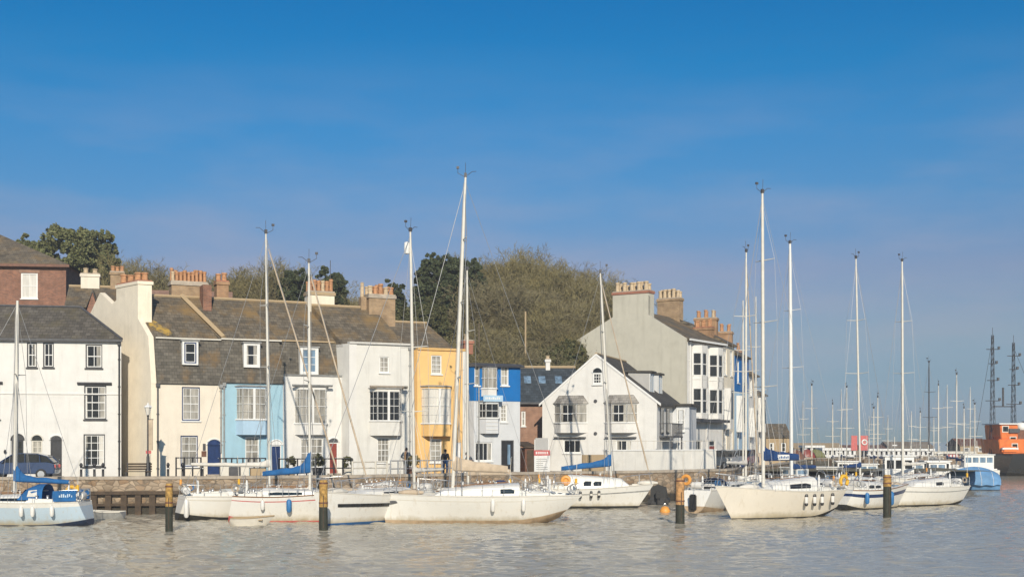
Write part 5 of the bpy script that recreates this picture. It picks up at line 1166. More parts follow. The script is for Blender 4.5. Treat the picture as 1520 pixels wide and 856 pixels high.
def deck_gear(h, t, cab, seed):
    """the clutter of a lived-on yacht: winches, rope coils, hatches, vents, a sail bag, a raft canister, a dan buoy"""
    rg = random.Random(seed); c0, c1 = (cab or (.3, .7, .4))[:2]
    for sd in (-1, 1):
        for q in (c0 - .05, c0 - .12): MB().lathe([(.09, 0), (.065, .05), (.06, .13), (.085, .16), (0, .17)], (h.x(q, h.fb), sd * h.hb(q) * .70), 10).build('winch', 'steel', t, smooth=True).location = (0, 0, h.top(q) + .22)
    for k in range(3):
        sd = rg.choice((-1, 1)); q = rg.uniform(.01, .12); b = MB(); c = (h.x(q, h.top(q)), sd * h.hb(q) * .96, h.top(q) + .42)
        for j in range(3): b.torus((c[0] + .02 * j, c[1] + .02 * j, c[2]), .15 + .01 * j, .018, 'y', 14, 5)
        b.build('rope_coil', rg.choice(['canvasb', 'fendb', 'cpaint', 'lead']), t)
    q = (c1 + 1) / 2 - .02; x = h.x(q, h.fb); MB().box(x - .25, x + .25, -.25, .25, h.top(q) - .02, h.top(q) + .1).build('fore_hatch', rg.choice(['bglass', 'dgrey', 'cpaint']), t, bevel=.02)
    q = c1 + .06; b = MB(); n = 9; L_ = 1.3; x = h.x(q, h.fb)
    b.loft([[(x + L_ * i / 8, (.2 + .04 * math.sin(i * 2.3)) * math.sin(math.pi * (.12 + .76 * i / 8)) * math.cos(6.2832 * k / n) + .25, h.top(q) + .14 + .17 * math.sin(math.pi * (.12 + .76 * i / 8)) * math.sin(6.2832 * k / n)) for k in range(n)] for i in range(9)]); b.build('sail_bag', rg.choice(['canvasw', 'canvasb', 'cpaint']), t, smooth=True)
    x = h.x(c0 + .05, h.fb); MB().lathe([(.0, -.32), (.2, -.3), (.22, -.05), (.22, .05), (.2, .3), (0, .32)], (0, 0), 12).build('raft_canister', 'fend', t, smooth=True).matrix_local = Matrix.Translation((h.x(.03, h.fb), 0, h.top(.03) + .3)) @ Matrix.Rotation(R(90), 4, 'X')
    b = MB(); p = Vector((h.x(.02, h.fb), h.hb(.02) * .8 * rg.choice((-1, 1)), h.top(.02) + .2)); b.path([p, p + Vector((-.1, 0, 1.9))], .014, 5); b.build('dan_buoy_pole', 'cpaint', t); MB().lathe([(.0, 0), (.07, .02), (.07, .3), (0, .34)], (p.x - .03, p.y), 8).build('dan_buoy_float', rg.choice(['yellow', 'obuoy']), t).location = (0, 0, p.z + .35)
    for sd in (-1, 1):
        for q in (c0 + .12, c0 + .3):
            b = MB(); yy = h.hb(q) * .30 * sd; z = h.top(q) + (cab[2] if cab else .4) * .9; x = h.x(q, h.fb); b.path([(x, yy, z), (x, yy, z + .16), (x + .09, yy, z + .2)], [.05, .05, .06], 7); b.build('vent_cowl', 'fend', t, smooth=True)
    b = MB()
    for sd in (-1, 1): b.path([(h.x(c0 + .05, 1), sd * h.hb(c0 + .05) * .42, h.top(c0) + (cab[2] if cab else .4) * .98 + .09), (h.x(c1 - .1, 1), sd * h.hb(c1 - .1) * .40, h.top(c1) + (cab[2] if cab else .4) * .62 + .09)], .02, 5)
    b.build('grab_rail', 'wood', t)
GY = 'sailing yachts moored along the quay'
def yacht(label, bow, stern, B, fb, mast=None, bands=None, hm=None, group=GY, name='sailing_yacht', cat='sailing yacht', rake=.9, tr=.25, cab=(.30, .72, .45), transom=.72, rail=True, cab_m='gel', win=(.12, .7), nwin=1, sheer=.28, cock=True, wires=True, counter=.28, **rk):
    t, L = boat_frame(bow, stern, name, label, cat, group); h = Hull(L, B, fb, rake, transom, tr, sheer); h.counter = counter
    h.mesh([M[m] for m in (hm or ['blk_af', 'gel', 'gel'])], bands or [(.06, 1), (.85, 2)], 26, t); h.deck('deck', t)
    b = MB()
    for s_ in (1, -1): b.path([h.pt(i / 20 * .99, h.top(i / 20 * .99) + .015, s_) for i in range(21)], .03, 5)
    b.build('toe_rail', 'wood' if B < 2.6 else 'cpaint', t)
    if cab: cabin(h, t, *cab, m=cab_m, winlen=win, nwin=nwin)
    if cock: cockpit(h, t, .06, (cab[0] if cab else .3))
    if rail: rails(h, t, wires=wires)
    if mast:
        (bx, by), (tx, ty), mD = mast
        if not mD:                                     # where that column crosses the boat's own centreline
            k = (bx - CX) / F; x0, y0, x1, y1 = wx(*stern), stern[1], wx(*bow), bow[1]; den = (x1 - x0) - k * (y1 - y0); q = max(.15, min(.85, (k * y0 - x0) / den)); mD = y0 + q * (y1 - y0)
        bz = h.top(.5) + .25; pb = tolocal(t, (wx(bx, mD), mD, 0)); pt = tolocal(t, (wx(tx, mD), mD, wz(ty, mD))); pb.z = bz; pb.y *= .0; pt.y *= .0
        rig(h, t, pb, pt, **rk)
    if rail: deck_gear(h, t, cab, hash_(label))
    return t, h
# ================================================================== THE MOORED BOATS
# pale blue yacht cut by the left edge, stern to the right
t, h = yacht('pale blue yacht with bright blue canvas hood and stern dodgers, cut by the left edge', (-128, 64.5), (134, 64.5), 2.8, 1.12, ((22, 720), (26, 446), 64.5), [(.05, 1), (.80, 2)], ['navy', 'gelb', 'gel'], cab=(.34, .74, .42), boom=(-2.75, -.12), cover=.75, big=.26, boom_z=.85, win=(.05, .5), gear=False, r=.10, spread=(.62,), wires=False)
sprayhood(h, t, .26, .78, 'canvas', 1.25)
b = MB(); pts = [(.03, -1), (.20, -1)]
for sd in (-1, 1):
    q = MB(); q.loft([[(h.x(a, 1.1), sd * h.hb(a) * .97 - .015, h.top(a) + .08), (h.x(a, 1.1), sd * h.hb(a) * .97 + .015, h.top(a) + .08), (h.x(a, 1.1), sd * h.hb(a) * .97 + .015, h.top(a) + .60), (h.x(a, 1.1), sd * h.hb(a) * .97 - .015, h.top(a) + .60)] for a in (.02, .08, .14, .17)]); q = q.build('dodger', 'canvas', t)
    w_ = MB(); rg = random.Random(4); x = .06
    sgn = -1 if math.cos(t.rotation_euler[2]) > 0 else 1
    for k in range(7):
        a = .045 + k * .013; yy = sd * (h.hb(a) * .97 + .02); w_.box(h.x(a, 1.1), h.x(a + .009, 1.1), min(yy, yy + sd * .006), max(yy, yy + sd * .006), h.top(a) + .28, h.top(a) + (.44 if k % 3 else .38))
    w_.build('lettering', 'gelb', q)
fenders(h, t, (.30, .37, .18), 1, 'fend'); lifering(h, t, .16, -1, 'yellow', .42)
# white yacht, stern left, tall mast and long pale boom
t, h = yacht('white yacht with a long pale boom, stern beside the left yellow-topped pile', (505, 72.6), (263, 68.6), 2.7, 1.22, ((400, 720), (394, 347), None), [(.13, 1), (.80, 2), (.86, 1)], ['blk_af', 'gel', 'cpaint'], boom=(-4.3, .12), furl=True, cover=.25, big=.16, cover_mat='canvasw', boom_z=1.35, cab=(.30, .70, .38))
fenders(h, t, (.02,), -1, 'fend', None, .13, 1.0)
# white yacht with the red line and blue sail cover
t, h = yacht('white yacht with thin red line and bright blue sail cover sweeping up its mast', (545, 67.6), (342, 67.4), 2.4, 1.28, ((460, 715), (458.5, 390), None), [(.07, 1), (.80, 2), (.84, 3)], ['sred', 'gel', 'sred', 'gel'], boom=(-2.5, -.16), furl=True, cover=.95, big=.34, boom_z=1.05, cab=(.28, .75, .45), rake=1.0)
fenders(h, t, (.52,), -1, 'fendb', None, .14, .7); fenders(h, t, (.30,), -1, 'fend')
# yacht with hull window strip and blue waterline
t, h = yacht('white yacht with a dark strip window in its hull and a blue waterline', (468, 63.2), (640, 71.0), 2.7, 1.34, ((615, 705), (598, 345), None), [(.12, 1), (.9, 1)], ['afblue', 'gel', 'gel'], boom=(-2.6, .05), cover=.2, big=.14, cover_mat='canvasw', rake=.5, cab=(.30, .74, .40), win=(.15, .6), spread=(.30, .55), r=.085)
for sd in (-1, 1):
    q = MB(); q.loft([[h.pt(.42 + .48 * i / 8, h.top(.5) * (.60 + .06 * (i / 8)), sd, .012) for i in range(9)], [h.pt(.42 + .48 * i / 8, h.top(.5) * (.72 + .06 * (i / 8)), sd, .012) for i in range(9)]], closed=False, c0=False, c1=False); q.build('hull_window', 'glass', t)
ms = [c for c in t.children if c.name.startswith('mast')][0]
pt = tolocal(t, (wx(604, 69.5), 69.5, wz(368, 69.5))); MB().lathe([(0, -.35), (.14, -.3), (.16, 0), (.14, .3), (0, .35)], (pt.x, pt.y), 10).build('radar_reflector', 'wpaint', ms).location = (0, 0, pt.z)
# the big white yacht in the middle
t, h = yacht('largest white yacht with plumb bow and the tallest mast, in the middle of the row', (565, 66.4), (838, 66.9), 3.1, 1.36, ((672, 712), (691, 263), None), [(.15, 1), (.80, 2), (.83, 1)], ['afbrn', 'gel', 'cpaint'], rake=.25, tr=-.75, counter=.62, transom=.70, cab=(.27, .72, .62), boom=(-2.85, -.10), cover=.25, big=.58, cover_mat='canvasb', boom_z=1.12, win=(.06, .22), spread=(.36, .60, .80), r=.10, sheer=.10)
fenders(h, t, (.41, .25), 1, 'fend', None, .11, .65); q = MB(); p = h.pt(.93, 1.05, 1, .01); q.box(p[0] - .28, p[0] + .28, p[1] - .03, p[1] + .04, 1.02, 1.16); q.build('anchor_fitting', 'dgrey', t, bevel=.02)
MB().path([(h.x(.93, 1), 0, h.top(.93)), (h.x(.93, 1), 0, h.top(.93) + .1)], .08, 8).build('windlass', 'steel', t)
cabin(h, t, .10, .26, .22, .45, 'gel', win=False, slope=.1)
q = MB(); q.box(h.x(.55, 1) - .3, h.x(.55, 1) + .3, -.3, .3, h.top(.55) + .42, h.top(.55) + .49); q.build('hatch', 'glass', t)
# the small second mast behind it
t, h = yacht('white yacht with a short mast lying behind the largest yacht', (628, 75.5), (800, 78.5), 2.6, 1.05, ((695, 715), (693, 401), None), [(.08, 1), (.85, 2)], ['navy', 'gel', 'gel'], cab=(.3, .72, .4), boom=(-2.8, .0), cover=.3, big=.60, cover_mat='canvasb', boom_z=.9, wire=.009)
# motor-sailer with orange door ring
t, h = yacht('white motor-sailer with a high cabin, round orange buoy aft and blue sail cover', (965, 80.8), (792, 81.2), 2.7, 1.18, ((908, 700), (891, 405), None), [(.16, 1), (.70, 2), (.76, 1)], ['blk_af', 'gel', 'lead'], cab=(.33, .86, .86), boom=(-3.15, .0, -.28), furl=True, cover=.5, big=.36, cover_mat='canvas', boom_z=1.25, win=(.28, .62), nwin=2, rake=.8, wires=False)
MB().torus((h.x(.31, 1), -h.hb(.31) * .55, h.top(.3) + .55), .22, .12, 'y').build('lifebuoy', 'obuoy', t); q = MB(); q.tube((h.x(.31, 1), -h.hb(.31) * .55 + .02, h.top(.3) + .55), (h.x(.31, 1), -h.hb(.31) * .55 - .04, h.top(.3) + .55), .2, n=12); q.build('ring_cover', 'obuoy', t)
fenders(h, t, (.45, .55, .62, .2), -1, 'cpaint', 'black', .09, .45)
# yacht seen stern-on behind the orange-topped pile
t, h = yacht('white yacht lying angled behind the orange-topped pile, orange lifebuoy aft', (1125, 86), (1030, 75.6), 2.7, 1.25, ((1107, 715), (1111, 374), None), [(.14, 1), (.86, 2)], ['afbrn', 'gel', 'gel'], boom=(-3.6, 0, .15), furl=True, cover=.2, big=.16, cover_mat='canvasw', boom_z=1.2, cab=(.34, .74, .45), wire=.009)
MB().torus((h.x(0, h.top(0)) - .12, .55, h.top(0) + .62), .24, .10, 'x').build('lifebuoy', 'obuoy', t, smooth=True); sprayhood(h, t, .28, .55, 'canvasd', .9)
q = MB(); q.box(-.3, -.02, -.2, .2, .15, 1.1); q.build('outboard_motor', 'rubber', t, bevel=.06)
# cream yacht, bow left, in front of the far terrace
t, h = yacht('cream yacht with four fenders, cabin windows and a dark blue lettered sail cover', (1067, 68.6), (1229, 72.6), 2.9, 1.42, ((1133, 712), (1131, 287), None), [(.07, 1), (.86, 1)], ['blk_af', 'gelc', 'gelc'], rake=.9, tr=-.3, counter=.5, cab=(.24, .68, .78), boom=(-2.6, .0, .02), cover=.34, big=.55, cover_mat='canvasd', boom_z=1.5, win=(.15, .62), spread=(.34, .56, .77), r=.10, transom=.78)
fenders(h, t, (.42, .335, .255, .14), 1, 'fend', 'black', .10, .66); lifering(h, t, .03, 1, 'yellow', .5)
cv = [c for c in t.children if c.name.startswith('sail_cover')][0]; pb = tolocal(t, (wx(1157, 71), 71, wz(677, 71)))
s_ = MB().box(pb.x - .5, pb.x + .5, pb.y - .02, pb.y + .03, pb.z - .12, pb.z + .12)
b1 = [v.co for v in cv.data.vertices]; gx = pb.x; near = [v for v in b1 if abs(v.x - gx) < .35]; yn = max(v.y for v in near); zc_ = sum(v.z for v in near) / len(near)
MB().box(gx - .42, gx + .42, yn - .02, yn + .012, zc_ - .13, zc_ + .15).build('cover_panel', 'wpaint', cv); q = MB()
for k in range(6): q.box(gx - .36 + k * .12, gx - .36 + k * .12 + .08, yn + .013, yn + .018, zc_ - .06, zc_ + .07 - .04 * (k % 2))
q.build('cover_lettering', 'canvas', cv)
# tall white mast right of it
t, h = yacht('white yacht almost hidden behind the cream yacht, with a thick white mast', (1120, 83), (1262, 88), 2.8, 1.2, ((1175, 700), (1171, 362), None), [(.08, 1), (.85, 2)], ['navy', 'gel', 'gel'], cab=(.3, .72, .45), boom=(-2.3, 0, .05), cover=.3, big=.25, cover_mat='canvasd', m='maswht', r=.125, wire=.009)
# small yacht with blue stripes
t, h = yacht('small white yacht with a dark blue stripe and blue fenders behind the cream yacht stern', (1345, 82.4), (1246, 78.8), 2.4, 1.15, None, [(.08, 1), (.62, 2), (.80, 3)], ['blk_af', 'gel', 'dblue', 'gel'], cab=(.3, .75, .55), win=(.1, .6), nwin=2)
fenders(h, t, (.22,), -1, 'fendb', None, .14, .7); fenders(h, t, (.62,), -1, 'fendb', None, .22, .9)
t, h = yacht('yacht with the leaning white mast right of the cream yacht, behind the blue-striped one', (1325, 97), (1238, 91), 2.6, 1.15, ((1277, 690), (1259, 385), None), [(.08, 1), (.85, 2)], ['navy', 'gelb', 'gel'], cab=(.3, .72, .5), boom=(-2.4, 0, .0), cover=.2, big=.2, cover_mat='canvasd', wire=.009)
t, h = yacht('white yacht with pale blue cabin, bow by the thin right-hand pile', (1318, 82.4), (1418, 86.0), 2.6, 1.18, None, [(.10, 1), (.74, 2), (.79, 1)], ['blk_af', 'gel', 'lead'], cab=(.25, .78, .62), win=(.2, .42), cab_m='gel', rail=True, rake=.5, tr=-.35, sheer=.12)
t, h = yacht('yacht with the upright mast right of the leaning one, moored behind the white yacht', (1302, 98), (1392, 103), 2.7, 1.15, ((1340, 695), (1338, 388), None), [(.08, 1), (.85, 2)], ['navy', 'gel', 'gel'], cab=(.3, .72, .5), boom=(-2.4, 0, .05), cover=.2, big=.2, cover_mat='canvasw', wire=.009, r=.10)

t, h = yacht('low mastless white yacht against the quay wall, behind the second yellow-topped pile', (492, 73.9), (592, 76.2), 2.3, 1.05, None, [(.08, 1), (.85, 2)], ['navy', 'gel', 'gel'], cab=(.25, .75, .75), win=(.1, .7), nwin=3)
t, h = yacht('white cruiser with a dark blue hood wedged between the largest yacht and the quay wall', (650, 71.6), (770, 73.4), 2.3, 1.12, None, [(.08, 1), (.85, 2)], ['navy', 'gel', 'gel'], cab=(.28, .75, .7), win=(.1, .7), nwin=2)
sprayhood(h, t, .22, .7, 'canvasd', 1.0)
# ---- further masts in the basin
GF = 'small yachts far back in the basin'
for i, (px, top, D, ang, lean, lab) in enumerate(((1103, 446, 100, 75, 4, 'far yacht whose mast stands left of the tallest right-hand mast'), (1122, 440, 104, 80, -4, 'far yacht whose mast crosses the tallest right-hand mast'), (1205, 572, 140, 60, 0, 'far yacht with a thin mast above the white pier cabin'), (1236, 600, 150, 80, 0, 'far yacht with a short mast above the long pier shelter'), (1257, 575, 150, 95, 1, 'far yacht with a thin mast just left of the leaning mast'),
        (1303, 590, 138, 70, 3, 'far yacht with a mast right of the red boards'), (1297, 606, 150, 100, 0, 'far yacht with a short mast between the red boards and upright mast'), (1379, 538, 138, 100, 0, 'far yacht with a dark mast right of the upright mast'), (1393, 572, 142, 70, -3, 'far yacht with a pale mast right of the dark mast'), (1420, 556, 132, 85, 3, 'far yacht with a tall pale mast left of the blue tarpaulin boat'), (1431, 606, 146, 80, 0, 'far yacht with a short thin mast behind the blue tarpaulin boat'), (1366, 612, 152, 75, 0, 'far yacht with a faint short mast behind the wheelhouse boat'), (1447, 600, 150, 95, 1, 'far yacht with a faint mast beside the ochre-brown shed'))):
    X = wx(px, D); a = R(ang); L = 7.5; S = (X - math.cos(a) * L * .55, D - math.sin(a) * L * .55); E = (X + math.cos(a) * L * .45, D + math.sin(a) * L * .45)
    q = lambda p: (p[0] / p[1] * F + CX, p[1])
    yacht(lab, q(E), q(S), 2.4, 1.05, ((px, 700), (px - lean, top), None), [(.08, 1), (.85, 2)], [['navy', 'gel', 'gel'], ['afblue', 'gelb', 'gel'], ['blk_af', 'gel', 'dblue']][i % 3], group=GF, cab=(.3, .72, .5), rail=False, boom=(-2.6, 0, .05), cover=.2, big=.2, cover_mat=['canvasd', 'canvasw', 'canvasb'][i % 3], cock=False, m='dgrey' if px == 1379 else 'alu', r=.07, gear=i not in (0, 1) , wire=.007)

# ---- dinghies, buoy
def dinghy(label, px, D, ang, L, B, m, inner, engine=False, inflatable=False):
    t = thing('dinghy', label, 'dinghy', (wx(px, D), D, 0), R(ang), 'dinghies in the harbour'); h = Hull(L, B, .38, .35, .8, .05, .3)
    if inflatable:
        b = MB(); P = [(-L / 2, -B / 2 + .2, .25), (L * .2, -B / 2 + .2, .27), (L * .42, -B * .22, .36), (L / 2, 0, .42), (L * .42, B * .22, .36), (L * .2, B / 2 - .2, .27), (-L / 2, B / 2 - .2, .25)]; b.path(P, [.14, .2, .2, .19, .2, .2, .14], 10); b.build('tube', m, t, smooth=True)
        MB().box(-L * .42, L * .3, -B / 2 + .25, B / 2 - .25, .02, .12).build('floor', inner, t); MB().box(-L * .45, -L * .42, -B / 2 + .2, B / 2 - .2, .05, .5).build('transom', inner, t)
    else:
        o = h.mesh([M[m], M[m], M[m]], [(.05, 1), (.8, 2)], 16, t); o.location = (-L / 2, 0, 0); b = MB()
        for s_ in (1, -1): b.path([(h.pt(i / 14 * .99, h.top(i / 14 * .99), s_)[0] - L / 2, h.pt(i / 14 * .99, h.top(i / 14 * .99), s_)[1], h.top(i / 14 * .99)) for i in range(15)], .035, 6)
        b.build('gunwale', inner, t); q = MB(); [q.box(-L / 2 + L * k, -L / 2 + L * k + .2, -B * .42, B * .42, .28, .31) for k in (.12, .42, .68)]; q.build('thwart', inner, t)
    if engine: b = MB(); b.box(-L / 2 - .38, -L / 2 - .05, -.16, .16, .45, .95); b.box(-L / 2 - .3, -L / 2 - .12, -.06, .06, -.2, .45); b.build('outboard_motor', 'rubber', t, bevel=.04)
    return t
dinghy('small grey tender lying behind the stern of the pale blue yacht', 154, 69.6, 178, 2.2, 1.2, 'lead', 'cpaint')
dinghy('pale rowing dinghy floating alongside the yacht with the red line', 374, 64.2, 3, 2.1, 1.1, 'cpaint', 'tan')
dinghy('grey inflatable dinghy under the pier between yachts', 1398, 100, 20, 2.6, 1.4, 'grubber', 'dgrey', True, True)
# the black dinghy hauled up on end against the wall
x, y, a = edge_at(978, -1.0); t = dinghy('black rubber dinghy seen end-on between the motor-sailer and the orange-topped pile', 978, 86, 82, 3.0, 1.55, 'rubber', 'black', True, True)
c = MB(); c.loft([[(-1.3, -.55, .3), (-1.3, -.5, 1.2), (-1.3, 0, 1.38), (-1.3, .5, 1.2), (-1.3, .55, .3)], [(.4, -.6, .3), (.4, -.5, 1.15), (.4, 0, 1.3), (.4, .5, 1.15), (.4, .6, .3)], [(1.2, -.25, .35), (1.2, -.2, .6), (1.2, 0, .7), (1.2, .2, .6), (1.2, .25, .35)]]); c.build('black_cover', 'rubber', t, smooth=True)
t = thing('mooring_buoy', 'orange mooring buoy floating left of the orange-topped pile', 'buoy', (wx(987, 76), 76, 0)); MB().lathe([(0, -.3), (.2, -.24), (.31, -.02), (.31, .12), (.2, .32), (.06, .38), (0, .39)]).build('float', 'obuoy', t, smooth=True); MB().torus((0, 0, .45), .07, .02).build('ring', 'steel', t)
# blue tarpaulin boat
t = thing('covered_boat', 'boat under a domed light blue tarpaulin left of the orange ship', 'boat', (wx(1481, 111), 111, 0), R(176)); h = Hull(4.6, 2.2, .85, .4, .8, 0, .25); h.counter = 0; h.mesh([M['navy'], M['tarp'], M['gelb']], [(.06, 1), (.85, 2)], 18, t)
c = MB(); n = 12; rings = []
for i in range(n + 1):
    f = i / n; w_ = h.hb(f * .97) * 1.06 + .02; zt = .18 + .98 * math.sin(math.pi * (.10 + .86 * f)) ** .8; x = h.x(f * .97, .9); z0 = h.top(f) - .42 + .05 * math.sin(i * 2.1)
    rings.append([(x, -w_, z0), (x, -w_ * 1.0, h.top(f) + .02), (x, -w_ * .55, h.top(f) + zt * .72), (x, 0, h.top(f) + zt), (x, w_ * .55, h.top(f) + zt * .72), (x, w_, h.top(f) + .02), (x, w_, z0)])
c.loft(rings).build('tarpaulin', 'tarp', t, smooth=True); q = MB()
for i in (2, 5, 8): q.path([(p[0], p[1] * 1.01, p[2] + .01) for p in rings[i]], .018, 4)
q.build('tie_rope', 'wpaint', t)
# cabin boats
def cabin_boat(label, px, D, ang, L, m, wh, h_=1.9, stripe='gel'):
    t = thing('cabin_boat', label, 'motor boat', (wx(px, D), D, 0), R(ang), 'small cabin boats at the far berths'); h = Hull(L, L * .36, 1.0, .8, .85, 0, .4); o = h.mesh([M['blk_af'], M[m], M[stripe]], [(.1, 1), (.82, 2)], 18, t); o.location = (-L / 2, 0, 0); d = h.deck('deck', t); d.location = (-L / 2, 0, 0)
    b = MB(); w_ = L * .14; x0, x1 = -L * wh[0], L * wh[1]; z = 1.0; zt = z + h_
    npl = max(2, int((x1 - x0) / .7)); wb = z + h_ * .52; wt = zt - h_ * .14
    for i in range(npl + 1):
        xc = x0 + (x1 - x0 - .14) * i / npl
        for y0 in (-w_, w_ - .1): b.box(xc, xc + .14, y0, y0 + .1, wb, wt)
    b.box(x0, x1, -w_, w_, wt, zt); b.box(x0, x1, -w_, w_, z - .1, wb); c = b.build('wheelhouse', 'wpaint', t); MB().box(x0 - .15, x1 + .2, -w_ - .12, w_ + .12, zt, zt + .1).build('wheelhouse_roof', 'wpaint', c, bevel=.03); MB().box(x0 + .04, x1 - .04, -w_ + .04, w_ - .04, wb + .003, wt - .003).build('pane', 'bglass' if L < 5 else 'glass', c)
    MB().tube((0, 0, zt + .1), (0, 0, zt + 1.6), .03).build('mast', 'alu', t); MB().tube((-.2, 0, zt + .9), (.2, 0, zt + .9), .05).build('radar', 'wpaint', t); return t
cabin_boat('white wheelhouse boat with big windows behind the right white yacht', 1328, 103, 170, 5.6, 'gel', (.25, .15), 2.0)
cabin_boat('white cabin boat with a row of windows behind the blue tarpaulin boat', 1450, 142, 178, 4.6, 'gel', (.36, .34), 1.7)
cabin_boat('low grey-blue cabin boat below the long pier shelter', 1246, 120, 175, 6.0, 'gelb', (.28, .05), 1.3, 'dgrey')
cabin_boat('small white motor boat under the pier left of the red striped box', 1378, 122, 185, 6.0, 'gel', (.3, .1), 1.3)
x, D = wx(1417, 150), 150; t = thing('striped_box', 'red and white striped box on the far quay left of the blue tarpaulin boat', 'box', (wx(1417, 178), 178.5, GZ - .0)); w_ = 15 / F * 178 / 2; zt = wz(674, 178) - GZ
MB().box(-w_, w_, 0, 1.2, 0, zt).build('body', 'sred', t); q = MB(); [q.box(-w_ + w_ * k, -w_ + w_ * (k + .35), -.02, -.002, .05, zt - .05) for k in (.3, .95, 1.5)]; q.build('white_stripe', 'wpaint', t)
# orange ship
D = 158; t = thing('workboat', 'big orange ship with a black hull and two dark masts at the right edge', 'ship', (wx(1486, D), D, 0), R(4)); h = Hull(24, 7.0, 2.6, 2.2, .9, 0, .45)
h.mesh([M['blk_af'], M['cardk'], M['cardk']], [(.16, 1), (.86, 2)], 22, t); h.deck('lead', t)
z0 = 2.6; b = MB(); b.prism([(-1.3, z0 + .15), (-1.5, z0 + 1.9), (7.4, z0 + 1.9), (7.9, z0 + .15)], 'y', -2.6, 2.6); s = b.build('deckhouse', 'orange', t, bevel=.08)
zt = wz(627, D); b = MB(); b.prism([(-1.0, z0 + 1.9), (-1.15, zt - .25), (1.1, zt - .25), (1.1, z0 + 1.9)], 'y', -2.2, 2.2); b.prism([(2.3, z0 + 1.9), (2.3, zt - .7), (5.6, zt - .7), (6.4, z0 + 1.9)], 'y', -2.2, 2.2); u = b.build('superstructure', 'orange', t, bevel=.08)
MB().prism([(1.11, z0 + 1.9), (1.11, zt - .9), (2.29, zt - .9), (2.29, z0 + 1.9)], 'y', -1.9, 2.2).build('stairwell', 'brn', t)
MB().box(-1.35, 1.3, -2.45, 2.45, zt - .25, zt - .1).build('bridge_roof', 'wpaint', u, bevel=.03); MB().box(-.1, 1.2, -2.5, -2.0, zt - 1.25, zt - .75).build('bridge_wing', 'dgrey', u)
for x0, x1, a, c, y in ((-.8, -.15, zt - 1.1, zt - .5, -2.2), (.15, .8, zt - 2.6, zt - 1.8, -2.2), (2.8, 3.4, zt - 2.0, zt - 1.3, -2.2), (4.0, 4.6, zt - 2.0, zt - 1.3, -2.2), (.2, .8, z0 + .6, z0 + 1.3, -2.6), (2.4, 3.0, z0 + .6, z0 + 1.3, -2.6), (4.2, 4.8, z0 + .6, z0 + 1.3, -2.6)):
    o = MB().box(x0 - .1, x1 + .1, y - .03, y - .002, a - .1, c + .1).build('window', 'cpaint', u); MB().box(x0, x1, y - .05, y - .031, a, c).build('pane', 'glass', o)
MB().box(-1.3, .7, -3.2, -2.65, z0 + .15, z0 + 1.0).build('rescue_boat', 'orange', t, bevel=.2); MB().box(-1.32, .72, -3.22, -2.63, z0 + .62, z0 + .86).build('rescue_boat_band', 'wpaint', t, bevel=.05)
MB().lathe([(.5, 0), (.62, .2), (.62, .55), (.4, .85), (0, .95)], (0, 0), 14).build('radar_dome', 'wpaint', t, smooth=True).location = (1.9, -1.4, zt - .9)
MB().box(3.0, 4.2, -1.0, 1.0, zt - .7, zt + .2).build('upper_cabin', 'cpaint', t, bevel=.06); MB().lathe([(.55, zt - .7), (.55, zt + .5), (.42, zt + .75)], (5.0, 0)).build('funnel', 'brn', t)
b = MB()
for x0 in range(8, 22): b.path([(x0, -2.9, 3.2), (x0, -2.9, 4.2)], .03, 4)
b.path([(8, -2.9, 4.2), (21, -2.9, 4.2)], .03, 4); b.build('deck_rail', 'wpaint', t)
def lattice(px, ytop, name):
    x = wx(px, D) - wx(1486, D); zb, zt = z0, wz(ytop, D); b = MB(); n = 11
    for sx, sy in ((-1, -1), (1, -1), (1, 1), (-1, 1)): b.path([(x + sx * .27, sy * .27, zb), (x + sx * .10, sy * .10, zt)], .035, 5)
    for i in range(n):
        f, g = i / n, (i + 1) / n; r0, r1 = .27 - .17 * f, .27 - .17 * g; za, zc = zb + (zt - zb) * f, zb + (zt - zb) * g
        for sy in (-1, 1): b.path([(x - r0, sy * r0, za), (x + r1, sy * r1, zc)], .024, 4)
        for sx in (-1, 1): b.path([(x + sx * r0, -r0, za), (x + sx * r1, r1, zc)], .024, 4)
    for f, w_ in ((.45, .9), (.62, .7), (.76, .5), (.88, .8)): z = zb + (zt - zb) * f; b.path([(x - w_, 0, z), (x + w_, 0, z)], .05, 5); b.box(x + w_ - .12, x + w_ + .12, -.12, .12, z, z + .35)
    b.path([(x, 0, zt), (x, 0, zt + .9)], .03, 5); return b.build('lattice_mast', 'dgrey', t)
lattice(1473, 497, 0); lattice(1505, 508, 0)
b = MB(); xa, xb = wx(1473, D) - wx(1486, D), wx(1505, D) - wx(1486, D); b.path([(xa, 0, wz(603, D)), (xb, 0, wz(603, D))], .07, 5); b.path([(xa, 0, wz(500, D)), (xa - 2.4, 0, 3)], .025, 4); b.path([(xb, 0, wz(515, D)), (xb + 5, 0, 4)], .025, 4); b.path([((xa + xb) / 2, 0, wz(603, D)), ((xa + xb) / 2, 0, wz(575, D))], .12, 6); b.build('mast_stay', 'dgrey', t)

